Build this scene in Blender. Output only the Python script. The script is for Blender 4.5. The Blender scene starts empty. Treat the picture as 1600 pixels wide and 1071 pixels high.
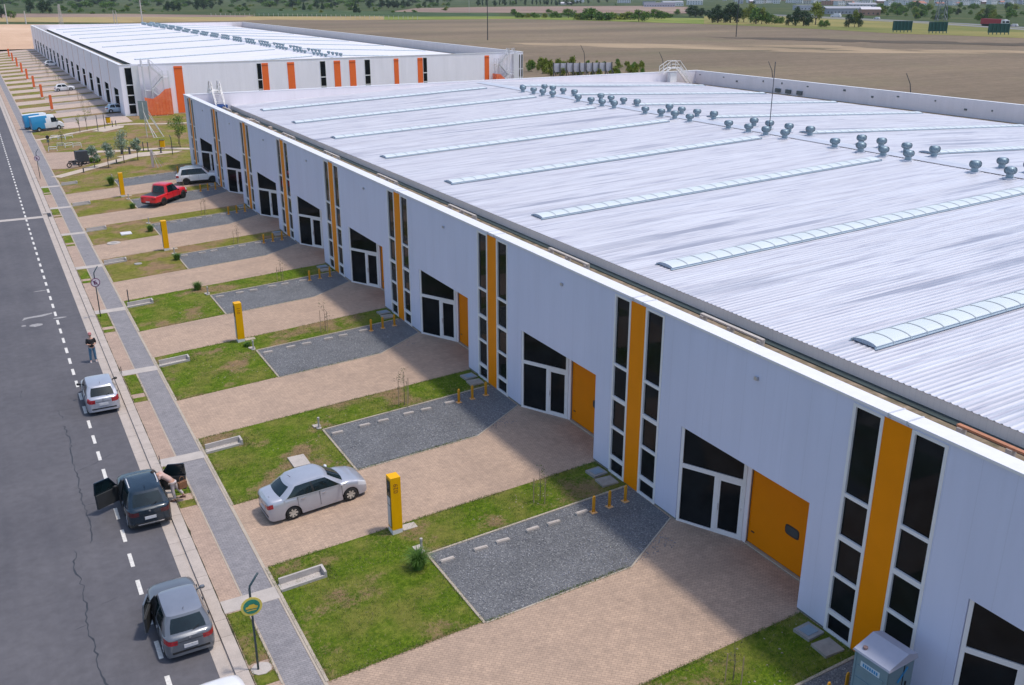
import bpy, math, random
import numpy as np
from mathutils import Vector, Matrix
R=math.radians
rng=random.Random(7)
SC=bpy.context.scene
# ------------------------------------------------------------------ camera, light, exposure
cam=bpy.data.cameras.new('camera'); CAM=bpy.data.objects.new('camera',cam); SC.collection.objects.link(CAM)
SC.camera=CAM
CAM.location=(0,0,20.466); CAM.rotation_euler=(math.pi/2-0.3537,0,-0.5018)
cam.lens=36*1485.36/1600; cam.sensor_width=36; cam.clip_start=0.5; cam.clip_end=9000
W=bpy.data.worlds.new('World'); SC.world=W; W.use_nodes=True
nt=W.node_tree; nt.nodes.clear()
sky=nt.nodes.new('ShaderNodeTexSky'); sky.sky_type='NISHITA'; sky.sun_disc=False
SUNV=Vector((2.5,-1.6,8.1)).normalized()
EL=math.asin(SUNV.z); AZ=math.atan2(SUNV.x,SUNV.y)
sky.sun_elevation=EL; sky.sun_rotation=AZ; sky.air_density=1.0; sky.dust_density=1.6; sky.ozone_density=1.2
bg=nt.nodes.new('ShaderNodeBackground'); bg.inputs[1].default_value=0.15
out=nt.nodes.new('ShaderNodeOutputWorld')
nt.links.new(sky.outputs[0],bg.inputs[0]); nt.links.new(bg.outputs[0],out.inputs[0])
sl=bpy.data.lights.new('sun','SUN'); sl.energy=2.05; sl.angle=R(4.0); sl.color=(1,.92,.82)
SUN=bpy.data.objects.new('sun',sl); SC.collection.objects.link(SUN)
SUN.rotation_euler=SUNV.to_track_quat('Z','Y').to_euler(); SUN.location=(60,-60,120)
SC.view_settings.view_transform='Standard'; SC.view_settings.look='None'
SC.view_settings.exposure=0.40; SC.view_settings.gamma=1
SC.render.resolution_x=1024; SC.render.resolution_y=685
SC.cycles.volume_bounces=0; SC.cycles.max_bounces=6

# ------------------------------------------------------------------ helpers
def tag(o,label=None,cat=None,group=None,kind=None):
    if label: o['label']=label
    if cat: o['category']=cat
    if group: o['group']=group
    if kind: o['kind']=kind
    return o
def link(o,parent=None):
    SC.collection.objects.link(o)
    if parent is not None: o.parent=parent
    return o
def empty(name,loc=(0,0,0),rz=0):
    o=bpy.data.objects.new(name,None); o.empty_display_size=.3; o.location=loc; o.rotation_euler=(0,0,rz); return link(o)
def kids(o): return [c for c in list(SC.collection.objects) if c.parent==o]
CH={}
def remember(o,parent):
    if parent is not None: CH.setdefault(parent.name,[]).append(o)
def copy_tree(o,parent=None):
    c=o.copy(); SC.collection.objects.link(c); c.parent=parent
    if parent is not None: remember(c,parent)
    for ch in list(CH.get(o.name,[])): copy_tree(ch,c)
    return c
class MB:
    def __init__(s): s.v=[]; s.f=[]; s.m=[]; s.cm=0; s.T=None
    def mat(s,i): s.cm=i; return s
    def vs(s,pts):
        b=len(s.v)
        for p in pts:
            p=Vector(p)
            if s.T is not None: p=s.T@p
            s.v.append(tuple(p))
        return b
    def face(s,pts):
        b=s.vs(pts); s.f.append(tuple(range(b,b+len(pts)))); s.m.append(s.cm)
    def box(s,x0,y0,z0,x1,y1,z1):
        if x0>x1:x0,x1=x1,x0
        if y0>y1:y0,y1=y1,y0
        if z0>z1:z0,z1=z1,z0
        b=s.vs([(x0,y0,z0),(x1,y0,z0),(x1,y1,z0),(x0,y1,z0),(x0,y0,z1),(x1,y0,z1),(x1,y1,z1),(x0,y1,z1)])
        for q in ((0,3,2,1),(4,5,6,7),(0,1,5,4),(1,2,6,5),(2,3,7,6),(3,0,4,7)):
            s.f.append(tuple(b+i for i in q)); s.m.append(s.cm)
    def bar(s,p,q,w,h=None,up=(0,0,1)):
        h=h or w; p=Vector(p);q=Vector(q); d=(q-p).normalized(); u=Vector(up)
        if abs(d.dot(u))>.98: u=Vector((1,0,0))
        a=d.cross(u).normalized()*w/2; c=a.cross(d).normalized()*h/2
        b=s.vs([p-a-c,p+a-c,p+a+c,p-a+c,q-a-c,q+a-c,q+a+c,q-a+c])
        for g in ((0,1,2,3),(7,6,5,4),(0,4,5,1),(1,5,6,2),(2,6,7,3),(3,7,4,0)):
            s.f.append(tuple(b+i for i in g)); s.m.append(s.cm)
    def tube(s,pts,r,n=8,cap=True):
        pts=[Vector(p) for p in pts]; rs=r if isinstance(r,(list,tuple)) else [r]*len(pts)
        rings=[]; pa=None
        for i,p in enumerate(pts):
            d=(pts[min(i+1,len(pts)-1)]-pts[max(i-1,0)]).normalized()
            ref=Vector((0,0,1)) if abs(d.z)<.95 else Vector((1,0,0))
            a=d.cross(ref).normalized(); c=d.cross(a)
            if pa is not None and a.dot(pa)<0: a=-a;c=-c
            pa=a
            rings.append(s.vs([p+(a*math.cos(2*math.pi*k/n)+c*math.sin(2*math.pi*k/n))*rs[i] for k in range(n)]))
        for i in range(len(rings)-1):
            for k in range(n):
                s.f.append((rings[i]+k,rings[i]+(k+1)%n,rings[i+1]+(k+1)%n,rings[i+1]+k)); s.m.append(s.cm)
        if cap:
            s.f.append(tuple(rings[0]+k for k in range(n))[::-1]); s.m.append(s.cm)
            s.f.append(tuple(rings[-1]+k for k in range(n))); s.m.append(s.cm)
    def lathe(s,prof,n=16,c=(0,0,0),axis='z'):
        rings=[]
        for r,z in prof:
            L=[]
            for k in range(n):
                a=2*math.pi*k/n
                if axis=='z': L.append((c[0]+r*math.cos(a),c[1]+r*math.sin(a),c[2]+z))
                else: L.append((c[0]+r*math.cos(a),c[1]+z,c[2]+r*math.sin(a)))
            rings.append(s.vs(L))
        for i in range(len(rings)-1):
            for k in range(n):
                q=(rings[i]+k,rings[i]+(k+1)%n,rings[i+1]+(k+1)%n,rings[i+1]+k)
                s.f.append(q if axis=='z' else q[::-1]); s.m.append(s.cm)
    def prism(s,poly,z0,z1,zf=None):
        # poly counterclockwise xy ; zf adds ground height
        n=len(poly); zf=zf or (lambda x,y:0)
        b=s.vs([(x,y,z0+zf(x,y)) for x,y in poly]+[(x,y,z1+zf(x,y)) for x,y in poly])
        s.f.append(tuple(b+n+i for i in range(n))); s.m.append(s.cm)
        s.f.append(tuple(b+n-1-i for i in range(n))); s.m.append(s.cm)
        for i in range(n):
            j=(i+1)%n; s.f.append((b+i,b+j,b+n+j,b+n+i)); s.m.append(s.cm)
    def sheet(s,poly,z=0,zf=None):
        zf=zf or (lambda x,y:0)
        s.face([(x,y,z+zf(x,y)) for x,y in poly])
    def build(s,name,mats,parent=None,smooth=False,angle=None):
        me=bpy.data.meshes.new(name); me.from_pydata(s.v,[],s.f)
        if not isinstance(mats,(list,tuple)): mats=[mats]
        for m in mats: me.materials.append(m)
        if len(mats)>1: me.polygons.foreach_set('material_index',s.m)
        if smooth:
            me.polygons.foreach_set('use_smooth',[True]*len(me.polygons))
            if angle: me.set_sharp_from_angle(angle=R(angle))
        me.validate(); me.update()
        o=bpy.data.objects.new(name,me); link(o,parent); remember(o,parent); return o
def npmesh(name,V,F,mats,mi=None,parent=None,smooth=False):
    me=bpy.data.meshes.new(name); V=np.asarray(V,np.float32); F=np.asarray(F,np.int32); k=F.shape[1]
    me.vertices.add(len(V)); me.vertices.foreach_set('co',V.ravel())
    me.loops.add(F.size); me.loops.foreach_set('vertex_index',F.ravel())
    me.polygons.add(len(F)); me.polygons.foreach_set('loop_start',np.arange(0,F.size,k,dtype=np.int32))
    me.polygons.foreach_set('loop_total',np.full(len(F),k,np.int32))
    for m in mats: me.materials.append(m)
    if mi is not None: me.polygons.foreach_set('material_index',np.asarray(mi,np.int32))
    if smooth: me.polygons.foreach_set('use_smooth',[True]*len(F))
    me.update(calc_edges=True)
    o=bpy.data.objects.new(name,me); link(o,parent); remember(o,parent); return o

SW=.05
def gz(x,y=0):
    if x<=6.64: return SW
    if x<21.47: return SW+(x-6.64)*(.845-SW)/(21.47-6.64)
    return .845
_cy,_sy=math.cos(.5018),math.sin(.5018); _cp,_sp=math.cos(.3537),math.sin(.3537)
def G(px,py,z=.8):
    """ground point seen at a pixel of the photograph (used only to read off positions)"""
    u=(px-800)/1485.36; w=-(py-535.5)/1485.36
    d=Vector((_sy*_cp,_cy*_cp,-_sp))+Vector((_cy,-_sy,0))*u+Vector((_sy*_sp,_cy*_sp,_cp))*w
    t=(z-20.466)/d.z; return (d.x*t,d.y*t)
ORD=['first','second','third','fourth','fifth','sixth','seventh','eighth','ninth','tenth','eleventh','twelfth','thirteenth','fourteenth','fifteenth','sixteenth','seventeenth','eighteenth','nineteenth','twentieth']

# ------------------------------------------------------------------ materials
def newmat(name):
    m=bpy.data.materials.new(name); m.use_nodes=True; nt=m.node_tree; nt.nodes.clear()
    o=nt.nodes.new('ShaderNodeOutputMaterial'); b=nt.nodes.new('ShaderNodeBsdfPrincipled')
    nt.links.new(b.outputs[0],o.inputs[0]); return m,nt,b
class N:
    def __init__(s,nt): s.nt=nt
    def n(s,t,**k):
        x=s.nt.nodes.new(t)
        for a,v in k.items(): setattr(x,a,v)
        return x
    def l(s,a,b): s.nt.links.new(a,b)
    def coord(s,kind='pos',scale=(1,1,1),rot=0):
        mp=s.n('ShaderNodeMapping'); mp.inputs['Scale'].default_value=scale; mp.inputs['Rotation'].default_value=(0,0,rot)
        if kind=='pos': g=s.n('ShaderNodeNewGeometry'); s.l(g.outputs['Position'],mp.inputs[0])
        else: g=s.n('ShaderNodeTexCoord'); s.l(g.outputs['Object'],mp.inputs[0])
        return mp.outputs[0]
    def noise(s,vec,scale,detail=4,rough=.55):
        x=s.n('ShaderNodeTexNoise'); s.l(vec,x.inputs['Vector']); x.inputs['Scale'].default_value=scale
        x.inputs['Detail'].default_value=detail; x.inputs['Roughness'].default_value=rough; return x.outputs['Fac']
    def ramp(s,fac,stops):
        x=s.n('ShaderNodeValToRGB'); s.l(fac,x.inputs[0]); e=x.color_ramp.elements
        while len(e)<len(stops): e.new(.5)
        for i,(p,c) in enumerate(stops):
            e[i].position=p; e[i].color=(*c,1) if len(c)==3 else c
        return x.outputs[0]
    def mix(s,fac,a,b,mode='MIX'):
        x=s.n('ShaderNodeMix',data_type='RGBA',blend_type=mode)
        if isinstance(fac,(int,float)): x.inputs[0].default_value=fac
        else: s.l(fac,x.inputs[0])
        for i,v in ((6,a),(7,b)):
            if isinstance(v,(tuple,list)): x.inputs[i].default_value=(*v,1) if len(v)==3 else v
            else: s.l(v,x.inputs[i])
        return x.outputs[2]
    def math(s,op,a,b=0.,c=0.):
        x=s.n('ShaderNodeMath',operation=op)
        for i,v in enumerate((a,b,c)):
            if isinstance(v,(int,float)): x.inputs[i].default_value=v
            else: s.l(v,x.inputs[i])
        return x.outputs[0]
    def sep(s,vec):
        x=s.n('ShaderNodeSeparateXYZ'); s.l(vec,x.inputs[0]); return x.outputs
    def bump(s,b,h,strength=.3,dist=.02):
        x=s.n('ShaderNodeBump'); x.inputs['Strength'].default_value=strength; x.inputs['Distance'].default_value=dist
        s.l(h,x.inputs['Height']); s.l(x.outputs[0],b.inputs['Normal'])
def col(c,k): return tuple(max(0,min(1,x*k)) for x in c)
MC={}
def M(name,c,rough=.6,metal=0,var=.12,scale=3,bump=0,bs=60,kind='obj',spec=None,coat=0):
    if name in MC: return MC[name]
    m,nt,b=newmat(name); n=N(nt); v=n.coord(kind)
    f=n.noise(v,scale,5,.6)
    cc=n.ramp(f,[(.25,col(c,1-var)),(.75,col(c,1+var))])
    n.l(cc,b.inputs['Base Color']); b.inputs['Roughness'].default_value=rough; b.inputs['Metallic'].default_value=metal
    if spec is not None: b.inputs['Specular IOR Level'].default_value=spec
    if coat: b.inputs['Coat Weight'].default_value=coat; b.inputs['Coat Roughness'].default_value=.04
    if bump: n.bump(b,n.noise(v,bs,3),bump,.01)
    MC[name]=m; return m
# ground surfaces
def m_asphalt():
    m,nt,b=newmat('asphalt'); n=N(nt); v=n.coord()
    big=n.noise(v,.22,4); lane=n.noise(n.coord(scale=(1.1,.02,1)),1.0,3); fine=n.noise(v,60,3,.8); mid=n.noise(v,2.3,5,.7)
    c=n.ramp(big,[(.3,(.074,.072,.083)),(.7,(.105,.101,.112))])
    c=n.mix(n.math('MULTIPLY',n.math('SUBTRACT',lane,.35),1.2),c,(.12,.114,.124))
    c=n.mix(.5,c,n.ramp(mid,[(.3,(.35,.35,.35)),(.7,(.62,.62,.62))]),'OVERLAY')
    c=n.mix(.35,c,n.ramp(fine,[(.3,(.2,.2,.2)),(.72,(.85,.85,.85))]),'OVERLAY')
    n.l(c,b.inputs['Base Color']); b.inputs['Roughness'].default_value=.85; n.bump(b,fine,.25,.006); return m
def m_paver(name,c1,c2,mort,bw=.2,bh=.1,rot=R(45),big=.12):
    m,nt,b=newmat(name); n=N(nt)
    v=n.coord(rot=rot); br=n.n('ShaderNodeTexBrick'); n.l(v,br.inputs['Vector'])
    br.inputs['Color1'].default_value=(*c1,1); br.inputs['Color2'].default_value=(*c2,1); br.inputs['Mortar'].default_value=(*mort,1)
    br.inputs['Scale'].default_value=1; br.inputs['Mortar Size'].default_value=.006; br.inputs['Brick Width'].default_value=bw; br.inputs['Row Height'].default_value=bh
    w=n.coord(); f=n.noise(w,.5,6,.6); g=n.noise(w,4,4,.7); h=n.noise(w,14,4,.8)
    c=n.mix(.55,br.outputs[0],n.ramp(f,[(.3,(.42,.42,.43)),(.7,(.6,.59,.58))]),'OVERLAY')
    c=n.mix(.35,c,n.ramp(g,[(.3,(.35,.35,.35)),(.7,(.66,.65,.64))]),'OVERLAY')
    c=n.mix(.22,c,n.ramp(h,[(.3,(.25,.25,.25)),(.7,(.75,.75,.75))]),'OVERLAY')
    tr=n.noise(n.coord(scale=(.07,1,1)),1.1,4,.6); st=n.noise(w,.9,3,.5)
    c=n.mix(n.math('MULTIPLY',n.ramp(tr,[(.52,(0,0,0)),(.66,(1,1,1))]),.18),c,col(mort,1.0))
    c=n.mix(n.math('MULTIPLY',n.ramp(st,[(.60,(0,0,0)),(.70,(1,1,1))]),.16),c,col(mort,.8))
    n.l(c,b.inputs['Base Color']); b.inputs['Roughness'].default_value=.85
    n.bump(b,br.outputs['Fac'],-.5,.006); return m
def m_grass(name='grass_turf',dry=.5):
    m,nt,b=newmat(name); n=N(nt); v=n.coord()
    a=n.noise(v,.55,6,.65); f=n.noise(v,7,5,.75); g=n.noise(v,38,3,.8); p=n.noise(v,.33,5,.6)
    c=n.ramp(f,[(.25,(.035,.072,.006)),(.5,(.092,.155,.010)),(.75,(.20,.25,.028))] if dry<1 else [(.25,(.07,.09,.015)),(.5,(.15,.165,.025)),(.75,(.25,.255,.05))])
    c=n.mix(n.math('MULTIPLY',n.ramp(a,[(.44,(0,0,0)),(.62,(1,1,1))]),dry*.8),c,(.21,.185,.055))
    c=n.mix(n.math('MULTIPLY',n.ramp(n.math('ADD',p,n.math('MULTIPLY',n.math('SUBTRACT',f,.5),.35)),[(.54-(.07 if dry>1 else 0),(0,0,0)),(.64-(.05 if dry>1 else 0),(1,1,1))]),min(1,dry*1.3)),c,(.26,.175,.105))
    c=n.mix(.5,c,n.ramp(n.noise(v,2.2,4,.7),[(.3,(.3,.28,.3)),(.7,(.72,.70,.60))]),'OVERLAY')
    c=n.mix(.55,c,n.ramp(g,[(.3,(.22,.22,.22)),(.7,(.78,.78,.78))]),'OVERLAY')
    n.l(c,b.inputs['Base Color']); b.inputs['Roughness'].default_value=.95; b.inputs['Specular IOR Level'].default_value=.1
    n.bump(b,g,.8,.05); return m
def m_gravel():
    m,nt,b=newmat('gravel_stones'); n=N(nt); v=n.coord()
    vo=n.n('ShaderNodeTexVoronoi'); n.l(v,vo.inputs['Vector']); vo.inputs['Scale'].default_value=27
    c=n.ramp(n.sep(vo.outputs['Color'])[0],[(0,(.074,.078,.085)),(.55,(.12,.123,.131)),(.9,(.165,.168,.175)),(1,(.30,.30,.30))])
    c=n.mix(.6,c,n.ramp(n.noise(v,.7,5),[(.3,(.4,.4,.4)),(.7,(.62,.62,.62))]),'OVERLAY')
    n.l(c,b.inputs['Base Color']); b.inputs['Roughness'].default_value=.8; n.bump(b,vo.outputs['Distance'],-.7,.03); return m
def m_concrete(name,c,seam=0,stain=.5):
    m,nt,b=newmat(name); n=N(nt); v=n.coord()
    k=n.ramp(n.noise(v,1.4,6,.7),[(.25,col(c,.82)),(.75,col(c,1.12))])
    k=n.mix(.4,k,n.ramp(n.noise(v,30,3,.8),[(.3,(.3,.3,.3)),(.7,(.7,.7,.7))]),'OVERLAY')
    if seam:
        y=n.sep(v)[1]; f=n.math('LESS_THAN',n.math('MODULO',n.math('ADD',y,500),seam),.035)
        k=n.mix(n.math('MULTIPLY',f,.6),k,col(c,.4))
    n.l(k,b.inputs['Base Color']); b.inputs['Roughness'].default_value=.85; return m
def m_ground(name,c1,c2,c3,s=.05,st=(1,1,1),rot=0,fine=1.2):
    m,nt,b=newmat(name); n=N(nt); v=n.coord(scale=st,rot=rot); w=n.coord()
    c=n.ramp(n.noise(v,s,7,.62),[(.3,c1),(.5,c2),(.7,c3)])
    c=n.mix(.45,c,n.ramp(n.noise(w,fine,5,.8),[(.3,(.3,.3,.3)),(.7,(.7,.7,.7))]),'OVERLAY')
    n.l(c,b.inputs['Base Color']); b.inputs['Roughness'].default_value=.95; b.inputs['Specular IOR Level'].default_value=.1; return m
def m_field():
    m,nt,b=newmat('bare_field_soil'); n=N(nt); rot=R(-62)
    v=n.coord(scale=(.22,1,1),rot=rot); w=n.coord()
    c=n.ramp(n.noise(v,.018,7,.6),[(.25,(.135,.108,.08)),(.5,(.185,.143,.105)),(.75,(.255,.195,.135))])
    c=n.mix(.6,c,n.ramp(n.noise(n.coord(scale=(.1,1,1),rot=rot),.35,5,.7),[(.3,(.41,.41,.41)),(.7,(.59,.59,.58))]),'OVERLAY')
    c=n.mix(.6,c,n.ramp(n.noise(w,.45,6,.85),[(.3,(.3,.32,.3)),(.7,(.7,.68,.66))]),'OVERLAY')
    c=n.mix(n.math('MULTIPLY',n.ramp(n.noise(w,.02,5),[(.5,(0,0,0)),(.7,(1,1,1))]),.3),c,(.16,.16,.085))
    n.l(c,b.inputs['Base Color']); b.inputs['Roughness'].default_value=.95; b.inputs['Specular IOR Level'].default_value=.1; return m
def m_roof(name='galvanised_roof_sheet',lift=0):
    m,nt,b=newmat(name); n=N(nt)
    s1=n.noise(n.coord(scale=(.012,1,1)),1.9,6,.7); s2=n.noise(n.coord(scale=(.01,1,1)),6.5,3,.6); s3=n.noise(n.coord(scale=(.035,1,1)),.75,4,.6)
    sh=n.noise(n.coord(scale=(.6,1,1)),.12,4,.5)
    c=n.ramp(s1,[(.28,(.44,.43,.475)),(.42,(.60,.59,.63)),(.6,(.72,.71,.745)),(.8,(.83,.815,.84))])
    c=n.mix(n.ramp(s2,[(.32,(.8,.8,.8)),(.47,(0,0,0))]),c,(.38,.375,.45))
    dk=n.math('MULTIPLY',n.ramp(s3,[(.39,(1,1,1)),(.45,(0,0,0))]),n.ramp(sh,[(.42,(0,0,0)),(.6,(.8,.8,.8))]))
    c=n.mix(dk,c,(.30,.31,.38))
    if lift: c=n.mix(lift,c,(.90,.87,.89))
    n.l(c,b.inputs['Base Color']); b.inputs['Metallic'].default_value=.35 if not lift else .1
    n.l(n.ramp(s1,[(.3,(.42,.42,.42)),(.7,(.28,.28,.28))]),b.inputs['Roughness']); return m
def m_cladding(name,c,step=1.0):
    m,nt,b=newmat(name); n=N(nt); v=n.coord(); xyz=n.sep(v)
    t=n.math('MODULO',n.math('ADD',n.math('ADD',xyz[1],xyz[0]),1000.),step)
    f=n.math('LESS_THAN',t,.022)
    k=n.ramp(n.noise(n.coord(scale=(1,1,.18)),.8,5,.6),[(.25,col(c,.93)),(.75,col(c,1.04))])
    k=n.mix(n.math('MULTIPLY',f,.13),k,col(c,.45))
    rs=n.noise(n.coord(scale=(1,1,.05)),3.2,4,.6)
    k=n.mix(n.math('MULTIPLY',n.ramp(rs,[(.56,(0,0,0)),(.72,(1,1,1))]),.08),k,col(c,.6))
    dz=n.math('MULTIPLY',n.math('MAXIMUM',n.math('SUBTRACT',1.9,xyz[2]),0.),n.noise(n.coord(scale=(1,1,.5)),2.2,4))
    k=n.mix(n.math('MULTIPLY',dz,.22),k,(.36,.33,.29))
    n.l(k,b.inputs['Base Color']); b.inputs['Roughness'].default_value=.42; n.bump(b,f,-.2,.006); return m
def m_glass(name,c=(.010,.012,.014),rough=.03,spec=.11):
    if name in MC: return MC[name]
    m,nt,b=newmat(name); n=N(nt); v=n.coord('obj')
    n.l(n.ramp(n.noise(v,.7,3),[(.3,col(c,.6)),(.7,col(c,1.5))]),b.inputs['Base Color'])
    b.inputs['Roughness'].default_value=rough; b.inputs['Specular IOR Level'].default_value=spec
    n.bump(b,n.noise(v,1.6,2),.02,.02); MC[name]=m; return m
def m_leaf(name,c1,c2,c3,sc=1.2):
    m,nt,b=newmat(name); n=N(nt); g=n.n('ShaderNodeObjectInfo')
    v=n.coord('obj'); c=n.ramp(n.noise(v,sc,4,.7),[(.3,c1),(.5,c2),(.72,c3)])
    c=n.mix(n.math('MULTIPLY',g.outputs['Random'],.35),c,c2)
    n.l(c,b.inputs['Base Color']); b.inputs['Roughness'].default_value=.7; b.inputs['Specular IOR Level'].default_value=.2; return m
ASPH=m_asphalt()
PAVE=m_paver('beige_paver',(.445,.322,.236),(.385,.28,.208),(.21,.155,.12))
BAND=m_paver('grey_paver',(.255,.245,.255),(.215,.208,.22),(.13,.125,.13),rot=0)
PAVE2=m_paver('kerbside_paver',(.42,.305,.235),(.37,.27,.21),(.23,.17,.135),rot=0)
TURF=m_grass('lawn_turf',.72); TURF2=m_grass('dry_turf',.95)
GRAV=m_gravel(); FIELD=m_field(); ROOF=m_roof(); ROOF2=m_roof('paler_roof_sheet',.6)  # ROOF2 is the same sheet mixed towards white, for the far warehouse
CONC=m_concrete('kerb_concrete',(.44,.38,.335),seam=3.0); CONC2=m_concrete('pale_concrete',(.45,.405,.37))
CONC3=m_concrete('grey_concrete',(.30,.285,.275)); EDGE=m_concrete('edging_concrete',(.42,.36,.29))
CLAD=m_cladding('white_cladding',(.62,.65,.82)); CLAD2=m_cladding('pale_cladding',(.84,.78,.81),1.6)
WHITE=M('white_metal',(.72,.71,.74),.4,var=.05); ALU=M('white_aluminium',(.74,.73,.745),.35,var=.04)
GLASS=m_glass('window_glass'); CARGL=m_glass('car_glass',(.008,.018,.022),.05,.5)
AMBER=M('amber_panel',(.80,.245,.0),.45,var=.06,scale=.8,spec=.15); AMBER2=M('amber_door',(.72,.21,.0),.5,var=.06,scale=.8,spec=.15)
YEL=M('yellow_paint',(.80,.40,.0),.4,var=.07,spec=.2); YELB=M('bollard_yellow',(.70,.32,.015),.5,var=.12,scale=12)
ORG=M('orange_panel',(.88,.15,.02),.5,var=.05,scale=1); PAINT=M('road_paint',(.62,.60,.56),.7,var=.22,scale=9,kind='pos')
BLACK=M('black_plastic',(.018,.019,.021),.5,var=.2); RUBBER=M('tyre_rubber',(.02,.02,.021),.85,var=.2)
DARKM=M('dark_metal',(.06,.065,.08),.5,metal=.3); GALV=M('galvanised_steel',(.25,.34,.40),.45,metal=.45,var=.15,scale=5)
SOIL=m_ground('soil',(.11,.085,.055),(.17,.13,.085),(.24,.18,.12),.8)
BROWN=m_ground('dusty_ledge',(.10,.095,.055),(.21,.165,.115),(.36,.27,.20),1.6); GUT=M('gutter_green',(.035,.055,.055),.6,kind='pos',scale=1,var=.35)
FASC=m_cladding('beige_fascia',(.88,.80,.73),.25)
SKYL=M('skylight_sheet',(.61,.66,.685),.3,var=.06,kind='pos',scale=.5); SKYE=M('skylight_end',(.28,.36,.44),.4)
BARK=M('bark',(.14,.11,.085),.9,var=.3,scale=8); WOODS=M('stake_wood',(.36,.26,.17),.8)
STEEL=M('bare_steel',(.5,.5,.52),.35,metal=.6)
# ------------------------------------------------------------------ ground and setting
XF=21.47; U0=12.5
m=MB()
GM=m_ground('wild_ground',(.03,.05,.018),(.052,.075,.025),(.12,.12,.05),.02)
for (a,b_) in ((-4500,6.64),(6.64,21.47),(21.47,4500)):
    za,zb=gz(a)-.06,gz(b_)-.06
    m.face([(a,-300,za),(b_,-300,zb),(b_,6500,zb),(a,6500,za)])
# the road lies a kerb lower than the pavement, so its strip of ground does too
tag(m.build('ground',GM),kind='structure')
bpy.data.objects['ground'].location.z=-.14
m=MB()
m.face([(-9,-40,-.05),(3.75,-40,-.05),(3.75,430,-.05),(-9,430,-.05)])
tag(m.build('road',ASPH),kind='structure')
m=MB()     # gutter, kerb and cross channel
for sx in (1,-1):
    X=lambda x:(x if sx>0 else -5.25-x)
    for i in range(157):
        y0=-40+i*3.0
        m.box(X(3.73),y0,-.2,X(4.19),y0+2.985,-.04)
        m.box(X(4.195),y0,-.2,X(4.60),y0+2.985,SW+.004)
tag(m.build('kerb',CONC),kind='structure')
m=MB(); m.box(-9,101.0,-.2,3.73,101.9,-.046); tag(m.build('cross_channel',CONC2),kind='structure')
# lane dashes and worn white marks
m=MB()
for i in range(-8,100):
    y=31.06+2.0*i+rng.uniform(-.03,.03)
    if y-1.03>220: break
    w=.075+rng.uniform(-.005,.005)
    m.sheet([(2.26-w,y-1.03),(2.26+w,y-1.03),(2.26+w,y),(2.26-w,y)],-.046)
tag(m.build('lane_marking',PAINT),kind='structure')
m=MB()
def blob(m,cx,cy,rx,ry,n=14,z=-.046):
    m.sheet([(cx+rx*math.cos(2*math.pi*k/n)*rng.uniform(.7,1.1),cy+ry*math.sin(2*math.pi*k/n)*rng.uniform(.7,1.1)) for k in range(n)],z)
m.sheet([(.2,68.0),(.6,68.3),(1.5,68.35),(2.1,68.7),(2.1,68.95),(1.2,68.72),(.35,68.6)],-.046)
blob(m,.95,66.6,.4,.35); blob(m,.25,66.8,.16,.2); blob(m,2.45,67.5,.45,.16); blob(m,1.8,74.8,.5,.1)
tag(m.build('worn_paint',M('worn_paint_mat',(.30,.29,.29),.8,var=.35,scale=12,kind='pos')),kind='structure')
# sealed cracks
m=MB()
def crack(pts,w=.05,j=.07):
    P=[]
    for (a,b) in zip(pts[:-1],pts[1:]):
        n=max(2,int(math.dist(a,b)/.22))
        for k in range(n):
            t=k/n; P.append((a[0]+(b[0]-a[0])*t+rng.uniform(-j,j),a[1]+(b[1]-a[1])*t+rng.uniform(-.03,.03)))
    P.append(pts[-1]); ww=[w*rng.uniform(.35,1.3) for _ in P]; ww[0]=ww[-1]=.008
    for i in range(len(P)-1):
        a,b=Vector(P[i]),Vector(P[i+1]); d=(b-a).normalized(); nn=Vector((-d.y,d.x))
        m.face([(*(a-nn*ww[i]/2),-.047),(*(b-nn*ww[i+1]/2),-.047),(*(b+nn*ww[i+1]/2),-.047),(*(a+nn*ww[i]/2),-.047)])
crack([(1.08,51.2),(1.05,50.6),(1.14,49.9)]); crack([(1.1,49.0),(1.2,47.2),(1.16,44.5),(1.12,41.5),(1.1,39.85),(1.22,38.2),(1.2,37.46),(1.0,36.6)])
crack([(.45,36.4),(.42,35.8),(.24,35.1),(.46,33.6),(.38,32),(.36,30.66),(.40,29),(.52,27.4),(.6,24.5)],.055)
crack([(1.2,43.4),(2.0,43.8),(2.9,44.6)],.035,.03); crack([(1.15,39.9),(2.2,39.9)],.035,.03); crack([(1.0,51.0),(2.1,51.2)],.02)
crack([(.9,32.1),(1.5,32.3)],.03,.02); crack([(-.1,31.0),(.35,31.1)],.03,.02); crack([(-.6,53.8),(-.5,55)],.03,.02); crack([(-1.8,92),(-1.6,94.5)],.04,.02)
tag(m.build('sealed_crack',M('crack_sealer',(.03,.035,.045),.7,var=.3,kind='pos')),kind='structure')
# pavement and lot paving
m=MB(); m.sheet([(4.60,-40),(6.64,-40),(6.64,430),(4.60,430)],SW-.004); tag(m.build('pavement',PAVE2),kind='structure')
m=MB(); m.sheet([(5.43,-40),(6.50,-40),(6.50,430),(5.43,430)],SW+.001); tag(m.build('grey_walkway',BAND),kind='structure')
m=MB(); m.sheet([(6.64,-40),(21.47,-40),(21.47,121.0),(6.64,121.0)],0,gz)
m.sheet([(21.47,-40),(24.2,-40),(24.2,119.4),(21.47,119.4)],.845)
tag(m.build('driveway_paving',PAVE),kind='structure')
KS=range(-1,9)
lawn=MB(); lawnf=MB(); grav=MB(); edge=MB(); slab=MB(); small=MB()
def strip(mb,a,b,w=.09,z0=-.05,z1=.035):
    a=Vector(a);b=Vector(b); d=(b-a).normalized(); n=Vector((-d.y,d.x))*w/2
    mb.prism([tuple(a-n),tuple(b-n),tuple(b+n),tuple(a+n)],z0,z1,gz)
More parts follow.
